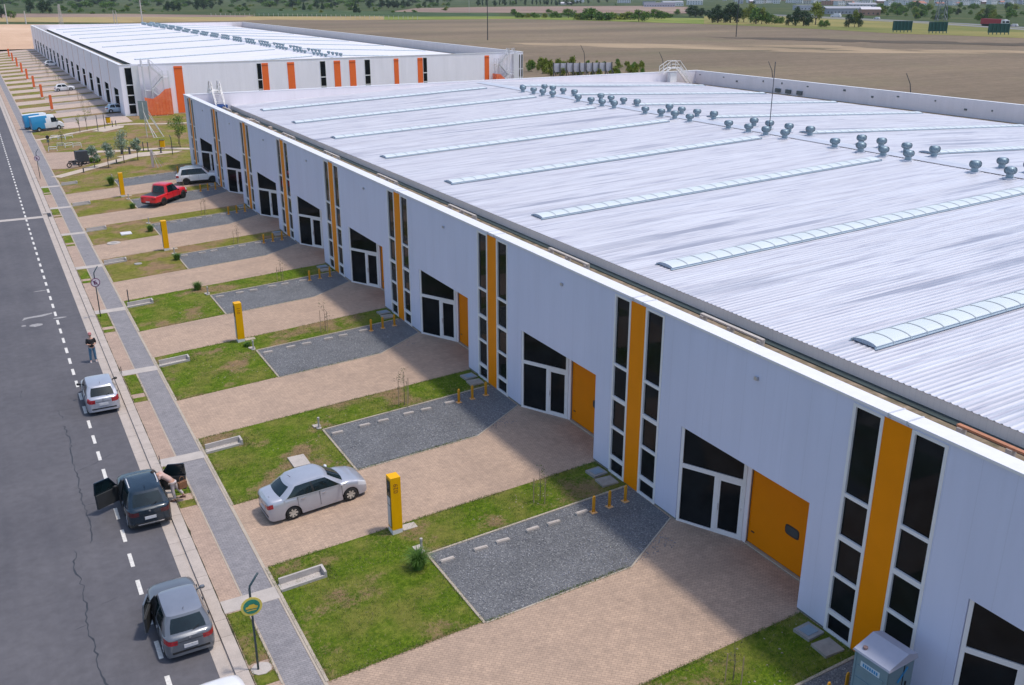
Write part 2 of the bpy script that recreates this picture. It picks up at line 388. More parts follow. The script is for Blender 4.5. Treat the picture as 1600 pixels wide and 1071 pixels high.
for k in KS:
    o=(k-1)*U0
    yn,yf,yg=24.20+o,31.40+o,28.90+o
    if k==8: yf=121.0
    LW=lawn if k<5 else lawnf
    LW.prism([(6.70,yn),(12.14,yn),(12.14,yg),(12.14,yf),(6.70,yf)],-.03,.012,gz)
    LW.prism([(12.14,yg),(XF-.02,yg),(XF-.02,yf),(12.14,yf)],-.03,.012,gz)
    grav.prism([(12.2,yn-.08),(18.2,yn-.1),(21.4,yn+1.75),(21.45,yg-.04),(12.2,yg-.04)],-.03,.006,gz)
    strip(edge,(12.16,yn-.1),(12.16,yg+.02)); strip(edge,(12.16,yg),(21.3,yg))
    strip(edge,(6.64,yn),(6.64,yf),.1); strip(edge,(12.2,yn-.12),(18.2,yn-.14),.06,-.05,.02); strip(edge,(18.2,yn-.14),(21.4,yn+1.72),.06,-.05,.02)
    # concrete crossing that feeds the drain inlet
    slab.prism([(4.62,29.27+o),(6.7,29.27+o),(6.7,30.05+o),(4.62,30.05+o)],-.05,.012,gz)
    # small turf rectangles by the kerb
    small.prism([(4.66,26.2+o),(5.33,26.2+o),(5.33,29.2+o),(4.66,29.2+o)],-.03,.01,gz)
    small.prism([(4.66,25.0+o),(5.33,25.0+o),(5.33,25.6+o),(4.66,25.6+o)],-.03,.01,gz)
    strip(edge,(5.38,24.8+o),(5.38,29.25+o),.07,-.05,.02)
strip(edge,(6.57,-40),(6.57,430),.12,-.05,.012)
m=MB(); P=[]; y=-40.
while y<300:
    w=rng.uniform(.008,.03)*(2.2 if rng.random()<.12 else 1); P.append((y,w)); y+=rng.uniform(.25,.6)
for (a,wa),(b_,wb) in zip(P[:-1],P[1:]): m.sheet([(4.605-wa*.4,a),(4.605+wa,a),(4.605+wb,b_),(4.605-wb*.4,b_)],SW+.0085)
tag(m.build('weedy_joint',m_ground('joint_weeds',(.03,.035,.02),(.05,.05,.035),(.10,.10,.05),2.0)),kind='structure')
strip(edge,(5.39,-40),(5.39,430),.05,-.05,.008)
tag(lawn.build('lawn',TURF),kind='structure'); tag(lawnf.build('lawn',m_grass('yellowing_turf',1.02)),kind='structure'); tag(grav.build('gravel',GRAV),kind='structure')
tag(edge.build('edging_kerb',EDGE),kind='structure'); tag(slab.build('concrete_crossing',CONC2),kind='structure'); tag(small.build('verge_turf',TURF2),kind='structure')
# short grass blades on the nearest lawns
def blades(name,rects,dens,h0,mats,seed=1):
    r=np.random.default_rng(seed); P=[]
    for (x0,y0,x1,y1,d) in rects:
        n=int((x1-x0)*(y1-y0)*dens*d); P.append(np.c_[r.uniform(x0,x1,n),r.uniform(y0,y1,n)])
    P=np.concatenate(P); n=len(P)
    # patchy: keep with a smooth pseudo-noise
    keep=(np.sin(P[:,0]*1.7+np.sin(P[:,1]*1.3)*1.5)+np.sin(P[:,1]*2.1+P[:,0]*.8)+r.normal(0,.8,n))>-.9
    P=P[keep]; n=len(P); z=np.array([gz(x) for x in P[:,0]])+.01
    a=r.uniform(0,2*np.pi,n); w=r.uniform(.006,.014,n); h=h0*r.uniform(.5,1.3,n); lx=r.normal(0,.5,n)*h; ly=r.normal(0,.5,n)*h
    V=np.empty((n,3,3)); c,s=np.cos(a)*w,np.sin(a)*w
    V[:,0]=np.c_[P[:,0]-c,P[:,1]-s,z]; V[:,1]=np.c_[P[:,0]+c,P[:,1]+s,z]; V[:,2]=np.c_[P[:,0]+lx,P[:,1]+ly,z+h]
    return npmesh(name,V.reshape(-1,3),np.arange(3*n).reshape(-1,3),mats,r.integers(0,len(mats),n))
GB=[M('blade_green',(.07,.14,.02),.8,var=.4,scale=1,kind='pos',spec=.1),M('blade_light',(.14,.20,.045),.8,var=.3,scale=1,kind='pos',spec=.1),M('blade_straw',(.28,.235,.12),.8,var=.3,scale=1,kind='pos',spec=.1)]
rects=[]
for k in range(-1,5):
    o=(k-1)*U0; d={-1:.6,0:1,1:1,2:.8,3:.5,4:.3}[k]
    rects+= [(6.72,24.23+o,12.1,31.37+o,d),(12.14,28.98+o,21.4,31.37+o,d),(4.68,26.2+o,5.3,29.2+o,d)]
for k in range(-1,6):
    o=(k-1)*U0; d={-1:2,0:4,1:4,2:3,3:2,4:1.2,5:.8}[k]
    for (x0,y0,x1,y1) in ((6.6,24.2,6.8,31.4),(6.7,24.12,12.15,24.32),(6.7,31.3,12.15,31.46),(12.14,31.3,21.4,31.46),(12.2,28.86,21.3,29.02),(12.05,24.1,12.22,28.9),(12.2,24.02,18.1,24.2),(4.62,25.0,4.72,29.2),(5.28,25.0,5.38,29.2),(21.25,28.95,21.44,31.4),(8.35,29.3,8.8,30.3)): rects.append((x0,y0+o,x1,y1+o,d))
tag(blades('grass_blades',rects,260,.06,GB),kind='stuff',label='short patchy grass and weeds growing on the lawns',cat='grass')
# loose stones scattered
def pebbles(name,rects,n,r0,mat,seed=2):
    r=np.random.default_rng(seed); V=[];F=[]
    oct_=np.array([(1,0,0),(0,1,0),(-1,0,0),(0,-1,0),(0,0,1),(0,0,-1)],float); of=[(0,1,4),(1,2,4),(2,3,4),(3,0,4),(1,0,5),(2,1,5),(3,2,5),(0,3,5)]
    for i in range(n):
        x0,y0,x1,y1=rects[i%len(rects)]; x,y=r.uniform(x0,x1),r.uniform(y0,y1); s=r0*r.uniform(.5,1.5,3); s[2]*=.6
        rot=r.uniform(0,6.28); c,sn=math.cos(rot),math.sin(rot); q=oct_*s; q=np.c_[q[:,0]*c-q[:,1]*sn,q[:,0]*sn+q[:,1]*c,q[:,2]]+[x,y,gz(x)+.015]
        F+= [[a+6*i for a in f] for f in of]; V.append(q)
    return npmesh(name,np.concatenate(V),F,[mat])
tag(pebbles('loose_gravel',[(12.25,24.2+(k-1)*U0,20.5,28.8+(k-1)*U0) for k in (0,1,1,1,2,2,3)],5200,.028,M('pebble',(.26,.26,.285),.8,var=.6,scale=.9,kind='pos')),kind='stuff',label='loose crushed stone on the gravel bays',cat='gravel')
tag(pebbles('rubble',[(14.5,29.2,19,31.1),(9.0,36.8,11.8,41),(9.0,50,12,54),(12.5,41.5,20,43.6),(9,62,12,66),(13,16.6,21,18.7)],150,.035,M('rubble_mat',(.36,.31,.25),.8,var=.3,scale=.9,kind='pos')),kind='stuff',label='pale rubble and clods scattered in the turf strips',cat='rubble')

# ------------------------------------------------------------------ the near warehouse
def wallbox(m,x0,x1,y0,y1,z0,z1): m.box(x0,y0,z0,x1,y1,z1)
ZT=8.96; ZP=9.04; ZC=9.13; ZB=.93; YE=119.55; YS=-19.6; XR=98.0
WH=empty('warehouse',(XF,YS,.8)); tag(WH,'long white warehouse with amber stripes, amber cargo doors and ribbed metal roof','warehouse')
WHo=Vector(WH.location)
def pb(mb,name,mats,parent,root=None,**k):
    """build in world coordinates, then parent while keeping the place"""
    o=mb.build(name,mats,None,**k); o.parent=parent; remember(o,parent)
    base=Vector((0,0,0)); q=parent
    while q is not None: base+=Vector(q.location); q=q.parent
    o.location=-base
    return o
front=MB(); base=MB()
T=[17.89+U0*(k-1) for k in range(-1,10)]          # left (far) edge of every stripe triplet
OP=[(19.10+U0*(k-1),25.72+U0*(k-1)) for k in range(-1,9)]
front.box(XF,118.0,ZB,XF+.25,YE,ZP)
prev=YS
ys=[]
for t in T: ys.append(('t',t-3.31,t))
for a,b in OP: ys.append(('o',a,b))
ys.sort(key=lambda q:q[1])
for kind,a,b in ys:
    if a>prev: front.box(XF,prev,ZB,XF+.25,a,ZP)
    if kind=='o': front.box(XF,a,4.93,XF+.25,b,ZP)
    else: front.box(XF,a,ZT,XF+.25,b,ZP)
    prev=b
if prev<118.0: front.box(XF,prev,ZB,XF+.25,118.0,ZP)
front.box(XF+.25,YS,ZB,XF+.45,YE,7.2) if False else None
# other three walls
front.box(XF+.25,YE-.25,.8,XR,YE,ZP); front.box(XF+.25,YS,.8,XR,YS+.25,ZP); front.box(XR-.25,YS+.25,.8,XR,YE-.25,ZP)
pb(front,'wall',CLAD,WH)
PLM=M('plinth_grey',(.16,.19,.18),.8,var=.2)
for i in range(len(OP)):
    a=OP[i][1]; b=OP[i+1][0] if i+1<len(OP) else YE
    base=MB(); t=[q for q in T if a<q<b][0]
    base.box(XF+.03,a,.7,XF+.24,t-3.31,ZB-.003); base.box(XF+.032,t-3.31,.7,XF+.24,t,.838); base.box(XF+.03,t,.7,XF+.24,b,ZB-.003)
    pb(base,'plinth',PLM,WH)
cap=MB()
cap.box(XF-.05,YS-.05,ZP+.002,XF+.60,YE+.05,ZC); cap.box(XF+.6,YE-.52,ZP+.002,XR+.05,YE+.05,ZC); cap.box(XF+.6,YS-.05,ZP+.002,XR+.05,YS+.5,ZC); cap.box(XR-.5,YS+.5,ZP+.002,XR+.05,YE-.52,ZC)
pb(cap,'parapet_cap',WHITE,WH)
# straps over the coping above the stripes
for t in T:
    for d in (1.3,1.95):
        st=MB(); st.box(XF-.062,t-d-.03,ZP-.05,XF+.62,t-d+.03,ZC+.012); pb(st,'coping_strap',M('strap_grey',(.5,.52,.57),.4),WH)
# inner skin behind the parapet, ledge and gutter
inn=MB()
for (xa,xb,s) in ((XF+.45,XF+.6,1),(XR-.5,XR-.35,-1)):
    inn.box(xa,YS+.3,7.0,xb,YE-.3,ZP)
inn.box(XF+.6,YE-.5,7.0,XR-.5,YE-.3,ZP); inn.box(XF+.6,YS+.3,7.0,XR-.5,YS+.5,ZP)
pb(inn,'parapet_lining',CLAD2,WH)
XE,ZE,XM,ZM=26.75,7.62,59.75,9.02
led=MB(); led.box(XF+.6,YS+.5,7.0,26.12,YE-.5,7.22); led.box(93.3,YS+.5,7.0,XR-.5,YE-.5,7.2)
pb(led,'gutter_ledge',BROWN,WH)
gut=MB(); gut.box(26.12,YS+.5,7.0,XE+.02,YE-.5,7.14); gut.box(26.10,YS+.5,7.1,26.15,YE-.5,7.27)
pb(gut,'gutter',GUT,WH)
fa=MB(); fa.box(XE,YS+.5,7.0,XE+.05,YE-.5,ZE-.02); fa.box(93.22,YS+.5,7.0,93.27,YE-.5,ZE-.02)
pb(fa,'fascia',FASC,WH)
def roofmesh(y0,y1,xe,ze,xm,zm,xe2,name,parent,pitch=.27,mat=None):
    n=int((y1-y0)/pitch); prof=[]
    for i in range(n):
        y=y0+i*pitch
        prof+= [(y,0),(y+pitch*.6,0),(y+pitch*.7,.024),(y+pitch*.88,.024)]
    prof.append((y1,0)); prof=np.array(prof)
    V=[];F=[]
    for (xa,za,xb,zb,off) in ((xe-.03,ze,xm,zm,0),(xm,zm,xe2+.12,ze,0)):
        xs=np.linspace(xa,xb,5); b=len(V)
        for x in xs:
            z=za+(zb-za)*(x-xa)/(xb-xa)
            V+= [(x,p[0],z+p[1]) for p in prof]
        k=len(prof)
        for i in range(4):
            for j in range(k-1):
                q=b+i*k+j; F.append((q,q+k,q+k+1,q+1))
    o=npmesh(name,V,F,[mat or ROOF]); return o
def place(o,parent):
    o.parent=parent; remember(o,parent); base=Vector((0,0,0)); q=parent
    while q is not None: base+=Vector(q.location); q=q.parent
    o.location=-base; return o
roof=place(roofmesh(YS+.5,YE-.5,XE,ZE,XM,ZM,93.25,'roof',WH),WH)
def rz(x,xe=XE,ze=ZE,xm=XM,zm=ZM):
    x=x if x<=xm else 2*xm-x
    return ze+(zm-ze)*(x-xe)/(xm-xe)
def ridge(y0,y1,parent):
    c=MB(); n=int((y1-y0)/3.1)
    for i in range(n):
        a=y0+i*3.1; b=min(y1,a+3.14)
        for s in (-1,1):
            z1=rz(XM-.85)+.055
            c.face([(XM,a,ZM+.10+.004*(i%2)),(XM+s*.85,a,z1+.004*(i%2)),(XM+s*.85,b,z1+.004*(i%2)),(XM,b,ZM+.10+.004*(i%2))][::s])
    return pb(c,'ridge_cap',M('ridge_metal',(.60,.61,.67),.4,metal=.3,var=.1,kind='pos',scale=.4),parent)
# roof things become sub-parts of the roof
ridge(YS+.5,YE-.5,roof)
def skylight(x0,x1,yc,parent,w=1.2,n=8):
    m_=MB(); N_=max(2,int(abs(x1-x0)/.95)); h=.17
    for i in range(N_):
        xa=x0+(x1-x0)*i/N_; xb=x0+(x1-x0)*(i+1)/N_-.03*(1 if x1>x0 else -1)
        for k in range(n):
            a0=math.pi*k/n; a1=math.pi*(k+1)/n
            P=lambda x,a:(x,yc-w/2*math.cos(a),rz(x)+.05+h*math.sin(a)**.8)
            m_.mat(0); m_.face([P(xa,a0),P(xb,a0),P(xb,a1),P(xa,a1)])
        if i<N_-1:
            for k in range(n):
                a0=math.pi*k/n; a1=math.pi*(k+1)/n
                P=lambda x,a:(x,yc-(w/2+.015)*math.cos(a),rz(x)+.055+(h+.012)*math.sin(a)**.8)
                m_.mat(2); m_.face([P(xb-.02,a0),P(xb+.04,a0),P(xb+.04,a1),P(xb-.02,a1)])
    for x in (x0,x1):
        pts=[(x,yc-w/2*math.cos(math.pi*k/n),rz(x)+.05+h*math.sin(math.pi*k/n)**.8) for k in range(n+1)]
        m_.mat(1); m_.face(pts if x==x1 else pts[::-1])
    # flashing along both edges and kerb
    m_.mat(1)
    for s in (-1,1):
        xa,xb=min(x0,x1)-.12,max(x0,x1)+.12
        y=yc+s*(w/2+.03)
        m_.face([(xa,y-.05,rz(xa)+.055),(xb,y-.05,rz(xb)+.055),(xb,y+.05,rz(xb)+.055),(xa,y+.05,rz(xa)+.055)])
        m_.face([(xa,y-s*.04,rz(xa)+.0),(xb,y-s*.04,rz(xb)+.0),(xb,y-s*.04,rz(xb)+.13),(xa,y-s*.04,rz(xa)+.13)])
    return pb(m_,'skylight',[SKYL,SKYE,M('skylight_seam',(.40,.45,.47),.4)],parent)
for j in range(-3,8):
    yc=23.55+U0*j
    skylight(28.4,56.9,yc,roof); skylight(62.6,92.4,yc+.1,roof)
# turbine ventilators
def turbine_mb():
    m_=MB()
    m_.mat(1); m_.box(-.42,-.42,-.10,.42,.42,.06)
    m_.mat(0); m_.lathe([(.30,.0),(.30,.36),(.33,.38)],16)
    m_.lathe([(.33,.38),(.44,.46),(.50,.60),(.50,.70),(.44,.84),(.30,.93),(.12,.96),(.001,.965)],20)
    m_.mat(2)
    for k in range(20):
        a=2*math.pi*(k+.5)/20
        pts=[(r*math.cos(a+d),r*math.sin(a+d),z) for r,z,d in ((.345,.385,0),(.46,.47,.05),(.517,.62,.1),(.51,.72,.15),(.45,.85,.2),(.34,.915,.25))]
        for p,q in zip(pts[:-1],pts[1:]): m_.bar(p,q,.012,.028)
    return m_
TURB=turbine_mb(); tb_mats=[GALV,M('flashing_metal',(.62,.63,.68),.4,metal=.3),M('vane_dark',(.13,.17,.20),.45,metal=.6)]
tur0=TURB.build('turbine_vent',tb_mats,None,smooth=True,angle=50)
first=[True]
def turbine(x,y,parent,k=1.0):
    if first[0]: o=tur0; first[0]=False
    else: o=tur0.copy(); SC.collection.objects.link(o)
    o.parent=parent; base=Vector((0,0,0)); q=parent
    while q is not None: base+=Vector(q.location); q=q.parent
    o.location=Vector((x,y,rz(x)+.04))-base; o.rotation_euler=(0,0,rng.uniform(0,6.28)); o.scale=(.76*k,.76*k,.80*k*rng.uniform(.93,1.06)); return o
for j in range(-3,7):
    for d in (0,2.25,4.4,7.0):
        y=46.8+12.45*j+d
        if YS+2<y<107: turbine(58.35,y,roof)
    for d in (0.3,2.8,5.2,7.2):
        y=46.8+12.45*j+d
        if YS+2<y<107: turbine(61.5,y,roof)
# stripes, windows, entrances
def stripes(t,parent,X=XF):
    fr={}
    for (a,b,name) in ((t-1.14,t,'window'),(t-3.31,t-2.12,'window')):
        f=MB(); x0,x1=X-.02,X+.12
        f.box(x0,a,.84,x1,a+.11,ZT-.003); f.box(x0,b-.11,.84,x1,b,ZT-.003)
        zz=[.90,1.63,3.03,4.40,5.90,ZT-.05]; ww=[.05,.085,.06,.085,.06,.05]
        for z,w in zip(zz,ww): f.box(x0+.004,a+.11,z-w,x1-.004,b-.11,z+w)
        f=pb(f,'window',ALU,parent)
        g=MB(); g.box(X+.06,a+.11,.9,X+.085,b-.11,ZT-.05); pb(g,'pane',GLASS,f)
    y=MB(); y.box(X+.0,t-2.12,.86,X+.1,t-1.14,ZT-.003); pb(y,'stripe_panel',AMBER,parent)
def entrance(a,b,parent,door=AMBER2,X=XF):
    XD=X+1.38; zl=.845
    # angled glazing from (X, b) to (X+1.28, b-2.37)
    p=Vector((X+.04,b-.02,0)); q=Vector((XD-.10,b-2.40,0)); d=(q-p); L=d.length; d.normalize()
    nrm=Vector((-d.y,d.x,0)); 
    if nrm.x>0: nrm=-nrm
    T_=Matrix.Translation(p)@Matrix(((d.x,-nrm.x,0,0),(d.y,-nrm.y,0,0),(0,0,1,0),(0,0,0,1)))
    f=MB(); f.T=T_
    w=.07
    f.box(0,-.03,zl,.12,.09,5.2); f.box(L-.13,-.03,zl,L,.09,5.2)
    f.box(.12,-.026,3.22,L-.13,.086,3.40); f.box(.12,-.026,zl,L-.13,.086,zl+.09); f.box(.12,-.026,5.1,L-.13,.086,5.2)
    xm=L*.575; f.box(xm-.09,-.034,zl+.09,xm+.09,.094,3.22); f.box(xm+.09,-.022,zl+.09,xm+.16,.08,3.22); f.box(L-.19,-.022,zl+.09,L-.13,.08,3.22); f.box(xm+.16,-.022,3.12,L-.19,.08,3.22); f.box(xm+.16,-.022,zl+.09,L-.19,.08,zl+.2)
    f.box(xm+.10,-.10,1.85,xm+.13,-.03,2.15)
    for z in (1.3,2.1,2.9): f.box(L-.135,-.05,z,L-.11,-.03,z+.1)
    f=pb(f,'entrance_glazing',ALU,parent)
    g=MB(); g.T=T_; g.box(.12,.02,zl+.09,L-.13,.045,5.1); pb(g,'pane',GLASS,f)
    # jamb, cargo door, reveal
    r=MB(); r.box(XD-.10,b-2.50,.8,XD+.12,b-2.40,5.2); r.box(XD-.10,b-2.62,.8,XD-.06,b-2.50,5.2)
    r.box(X+.25,a,.8,XD+.3,a+.02,5.2); r.box(X+.25,a-.1,5.2,XD+.4,b,5.3)
    pb(r,'door_reveal',CLAD2,parent)
    dd=MB(); dd.box(XD,a+.02,.93,XD+.06,b-2.62,5.2)
    dd=pb(dd,'cargo_door',door,parent)
    if door is AMBER2:
        h=MB(); n=16; cy,cz,ry,rz_=a+1.85,2.45,.30,.16
        def sup(rr): return [(XD-.012*1,cy+(ry+rr)*math.copysign(abs(math.cos(2*math.pi*k/n))**.5,math.cos(2*math.pi*k/n)),cz+(rz_+rr)*math.copysign(abs(math.sin(2*math.pi*k/n))**.5,math.sin(2*math.pi*k/n))) for k in range(n)]
        h.mat(0); h.face([(XD-.004,y,z) for _,y,z in reversed(sup(.05))]); h.mat(1); h.face([(XD-.008,y,z) for _,y,z in reversed(sup(0))])
        pb(h,'porthole',[BLACK,m_glass('porthole_glass',(.07,.075,.08),.1)],dd)
        h=MB(); h.box(XD-.03,b-2.95,1.42,XD,b-2.8,1.46); pb(h,'handle',BLACK,dd)
    s=MB(); s.box(XD-.12,a+.02,.8,XD,b-2.62,.91); pb(s,'threshold',EDGE,parent)
for k,t in zip(range(-1,10),T): stripes(t,WH)
for k,(a,b) in zip(range(-1,9),OP): entrance(a,b,WH)
# rails on blocks in the gutter, two to a wall head
n_=0
for k in range(-1,9):
    o=(k-1)*U0; rr=MB(); x=25.35
    rr.mat(0); rr.bar((x,25.8+o,7.70),(x,29.55+o,7.70),.16,.07)
    for y in (25.95,27.7,29.4): rr.mat(1); rr.box(x-.14,y+o-.10,7.22,x+.12,y+o+.10,7.66)
    ob=pb(rr,'gutter_rail',[M('rust_rail',(.40,.17,.09),.7,var=.25,scale=4) if k<=0 else CONC2,CONC2],WH)
# clutter at the far end of the gutter
for i in range(16):
    cl=MB(); y=95+i*1.15; x=rng.uniform(23.4,25.4); s=rng.uniform(.25,.6); cl.box(x,y,7.22,x+s,y+min(1.1,s*rng.uniform(.8,2.5)),7.3+rng.uniform(.2,.75)); pb(cl,'roof_clutter',M('clutter_beige',(.45,.36,.29),.7,var=.3,scale=1),WH)
bt=MB(); bt.box(23.2,117.0,7.22,25.9,118.6,7.9); pb(bt,'blue_tarpaulin',M('blue_tarp',(.03,.09,.30),.5),WH)
# lightning rod, and small fittings on the far parapet
lr=MB(); lr.tube([(59.75,62.6,9.1),(59.75,62.6,14.9)],.035,6); lr.tube([(59.75,62.6,9.1),(60.9,63.4,9.15)],.02,5); pb(lr,'lightning_rod',DARKM,roof)
fx=MB()
for i in range(14):
    y=58+i*4.6+rng.uniform(-1.5,1.5); z=rng.choice([7.9,8.1,8.5]); fx.box(XR-.56,y,z,XR-.5,y+rng.uniform(.15,.4),z+rng.uniform(.1,.25))
for y in (96.5,98.6,100.6): fx.box(XR-.75,y,7.4,XR-.5,y+.9,7.9)
pb(fx,'wall_fixture',M('fixture_dark',(.12,.14,.15),.6),WH)
fx=MB()
for k in range(-1,9):
    y=(k-1)*U0+25.4-.7; fx.box(XF-.09,21.9+(k-1)*U0,8.2,XF,22.05+(k-1)*U0,8.32)
pb(fx,'wall_fixture',STEEL,WH)

# ------------------------------------------------------------------ the far warehouse
YN2=174.0; YF2=401.0; P2=12.8
W2=empty('warehouse',(XF,YN2,.8)); tag(W2,'far white warehouse beyond the park with orange and black gable stripes','warehouse')
f=MB()
op2=[(179.1+P2*k,184.9+P2*k) for k in range(17)]
prev=YN2
for a,b in op2:
    f.box(XF,prev,.8,XF+.25,a,ZP-.02); f.box(XF,a,4.75,XF+.25,b,ZP-.02); prev=b
f.box(XF,prev,.8,XF+.25,YF2,ZP-.02)
f.box(XF+.25,YN2,.8,XR,YN2+.25,ZP-.02); f.box(XF+.25,YF2-.25,.8,XR,YF2,ZP-.02); f.box(XR-.25,YN2+.25,.8,XR,YF2-.25,ZP-.02)
pb(f,'wall',m_cladding('grey_white_cladding',(.92,.88,.95),1.6),W2)
c=MB(); c.box(XF-.05,YN2-.05,ZP-.018,XF+.6,YF2+.05,ZC); c.box(XF+.6,YN2-.05,ZP-.018,XR+.05,YN2+.35,ZC); c.box(XF+.6,YF2-.4,ZP-.018,XR+.05,YF2+.05,ZC); c.box(XR-.5,YN2+.35,ZP-.018,XR+.05,YF2-.4,ZC)
pb(c,'parapet_cap',WHITE,W2)
c=MB(); c.box(XF+.45,YN2+.3,7,XF+.6,YF2-.3,ZP-.02); c.box(XR-.5,YN2+.3,7,XR-.35,YF2-.3,ZP-.02); c.box(XF+.6,YF2-.6,7,XR-.5,YF2-.4,ZP-.02); pb(c,'parapet_lining',CLAD2,W2)
c=MB(); c.box(XF+.6,YN2+.3,7,26.2,YF2-.6,7.2); c.box(93.3,YN2+.3,7,XR-.5,YF2-.6,7.2); pb(c,'gutter_ledge',BROWN,W2)
c=MB(); c.box(26.2,YN2+.3,7,XE+.02,YF2-.6,7.15); c.box(XE,YN2+.3,7.15,XE+.05,YF2-.6,ZE-.02); pb(c,'gutter',GUT,W2)
roof2=place(roofmesh(YN2+.4,YF2-.6,XE,ZE,XM,ZM,93.25,'roof',W2,.5,ROOF2),W2)
ridge(YN2+.4,YF2-.6,roof2)
for k in range(17):
    sm=MB(); y=188.6+P2*k; sm.box(XF-.03,y-.14,.85,XF,y+.14,ZP-.03)
    pb(sm,'seam_panel',M('seam_rose',(.60,.36,.28),.5),W2)
for k,(a,b) in enumerate(op2): entrance(a,b,W2,door=ORG)
for j in range(0,17):
    yc=183+P2*j
    if j%2==0: skylight(29,56.9,yc,roof2); skylight(62.6,91.5,yc,roof2)
cnt=0; ys2=[]
for j in range(0,17):
    for d in (0,2.3,4.6,7.0): ys2.append((58.35,178.5+P2*j+d))
    for d in (.6,2.9,5.2,7.6): ys2.append((61.5,178.5+P2*j+d))
for x,y in ys2[:100]: turbine(x,y,roof2,.85)
big=MB()
for x,y in ys2[100:]:
    if y<YF2-2:
        big.T=Matrix.Translation((x,y,rz(x)+.04)); big.mat(0); big.lathe([(.3,0),(.3,.36),(.44,.46),(.5,.65),(.44,.84),(.001,.965)],10)
big.T=None
tag(pb(big,'turbine_vent',[GALV],roof2,smooth=True),kind='stuff')
# gable stripes
def gwin(x0,x1,w2=W2):
    f=MB(); y=YN2-.03
    for xx in (x0,x1-.07): f.box(xx,y-.02,1.0,xx+.07,y+.03,8.65)
    for z in (1.0,2.6,4.1,5.75,8.57): f.box(x0+.07,y-.018,z,x1-.07,y+.028,z+.16)
    f=pb(f,'window',ALU,W2)
    g=MB(); g.box(x0+.07,y,1.0,x1-.07,y+.02,8.6); pb(g,'pane',GLASS,f)
for a,b in ((22.2,23.5),(44.16,45.05),(55.65,56.75),(64.2,65.35),(76.0,76.9),(97.0,97.35),(97.5,97.95)): gwin(a,b)
for a,b in ((30.1,31.5),(45.05,46.2),(49.65,50.93),(58.31,59.52),(61.25,62.48),(70.07,71.0),(74.9,75.96),(89.27,90.27)):
    o=MB(); o.box(a,YN2-.05,.9,b,YN2-.002,8.62); pb(o,'stripe_panel',ORG,W2)
sg=MB(); sg.box(30.1,YN2-.09,8.2,31.5,YN2-.052,8.3)
for a,b in ((45.05,46.2),(49.65,50.93),(58.31,59.52),(61.25,62.48),(70.07,71.0),(74.9,75.96),(89.27,90.27)): sg.box(a,YN2-.09,8.2,b,YN2-.052,8.3)
pb(sg,'stripe_trim',M('dark_orange',(.42,.07,.02),.5),W2)

# ------------------------------------------------------------------ escape and crossover stairs
def flight(m,x0,y,z0,x1,z1,w=.9,n=14,post=True):
    """flight in the x-z plane, width along y"""
    for s in (0,w): m.bar((x0,y+s,z0),(x1,y+s,z1),.05,.22); m.bar((x0,y+s,z0+1.0),(x1,y+s,z1+1.0),.05)
    for s in (0,w): m.bar((x0,y+s,z0+.55),(x1,y+s,z1+.55),.03)
    for i in range(n):
        t=(i+.5)/n; x=x0+(x1-x0)*t; z=z0+(z1-z0)*t; m.box(x-.13,y+.02,z,x+.13,y+w-.02,z+.03)
    for i in range(5):
        t=i/4; x=x0+(x1-x0)*t; z=z0+(z1-z0)*t
        for s in (0,w): m.bar((x,y+s,z),(x,y+s,z+1.0),.04)
def landing(m,xa,xb,y,z,w=.9):
    m.box(xa,y,z-.08,xb,y+w,z)
    for (p,q) in (((xa,y),(xb,y)),((xa,y),(xa,y+w)),((xb,y),(xb,y+w))):
        for h in (.5,1.0): m.bar((*p,z+h),(*q,z+h),.04)
        for c_ in (p,q): m.bar((*c_,z),(*c_,z+1.0),.045)
def escape(x0,sgn,parent,y=173.0-.55,yw=174.0):
    s=MB(); X=lambda d:x0+sgn*d
    landing(s,min(X(-.2),X(1.2)),max(X(-.2),X(1.2)),y,8.9)
    flight(s,X(1.2),y,8.9,X(3.1),7.0); landing(s,min(X(3.1),X(4.0)),max(X(3.1),X(4.0)),y,7.0)
    flight(s,X(3.1),y,7.0,X(1.1),5.0); landing(s,min(X(0),X(1.1)),max(X(0),X(1.1)),y,5.0)
    flight(s,X(1.1),y,5.0,X(3.1),3.0); landing(s,min(X(3.1),X(4.0)),max(X(3.1),X(4.0)),y,3.0)
    flight(s,X(3.1),y,3.0,X(1.1),.85)
    for px_,zt in ((0,9.8),(1.1,9.8),(3.1,8.0),(4.0,8.0)):
        for yy in (y,y+.9): s.bar((X(px_),yy,.8),(X(px_),yy,zt),.09)
    s.box(min(X(-1.6),X(-.5)),yw-.35,.82,max(X(-1.6),X(-.5)),yw-.06,8.9)
    o=pb(s,'escape_stair',WHITE,parent)
    # orange safety netting round the foot
    nt_=MB(); yy=y-.12
    P=[(X(-.1),.9),(X(4.1),.9),(X(4.1),5.2),(X(3.2),5.1),(X(2.1),4.2),(X(1.0),3.6),(X(-.3),3.9)]
    if sgn<0: P=P[::-1]
    nt_.face([(x,yy,z) for x,z in P])
    q=[(X(4.1),yy,.9),(X(4.1),yw-.1,.9),(X(4.1),yw-.1,5.2),(X(4.1),yy,5.2)]
    nt_.face(q)
    for i in range(9): nt_.bar((X(-.1+i*.52),yy-.01,.9),(X(-.1+i*.52),yy-.01,3.6 if i<6 else 5.1),.05)
    mm,nt2,b2=newmat('orange_netting') if 'netting' not in MC else (MC['netting'],None,None)
    if nt2 is not None:
        n2=N(nt2); v2=n2.coord(scale=(1,1,1)); f2=n2.noise(v2,1.3,5,.7)
        n2.l(n2.ramp(f2,[(.3,(.90,.13,.02)),(.55,(.95,.20,.05)),(.8,(.95,.40,.20))]),b2.inputs['Base Color']); b2.inputs['Roughness'].default_value=.7; b2.inputs['Alpha'].default_value=.85; MC['netting']=mm
    pb(nt_,'safety_netting',mm,o)
escape(24.9,1,W2); escape(95.1,-1,W2)
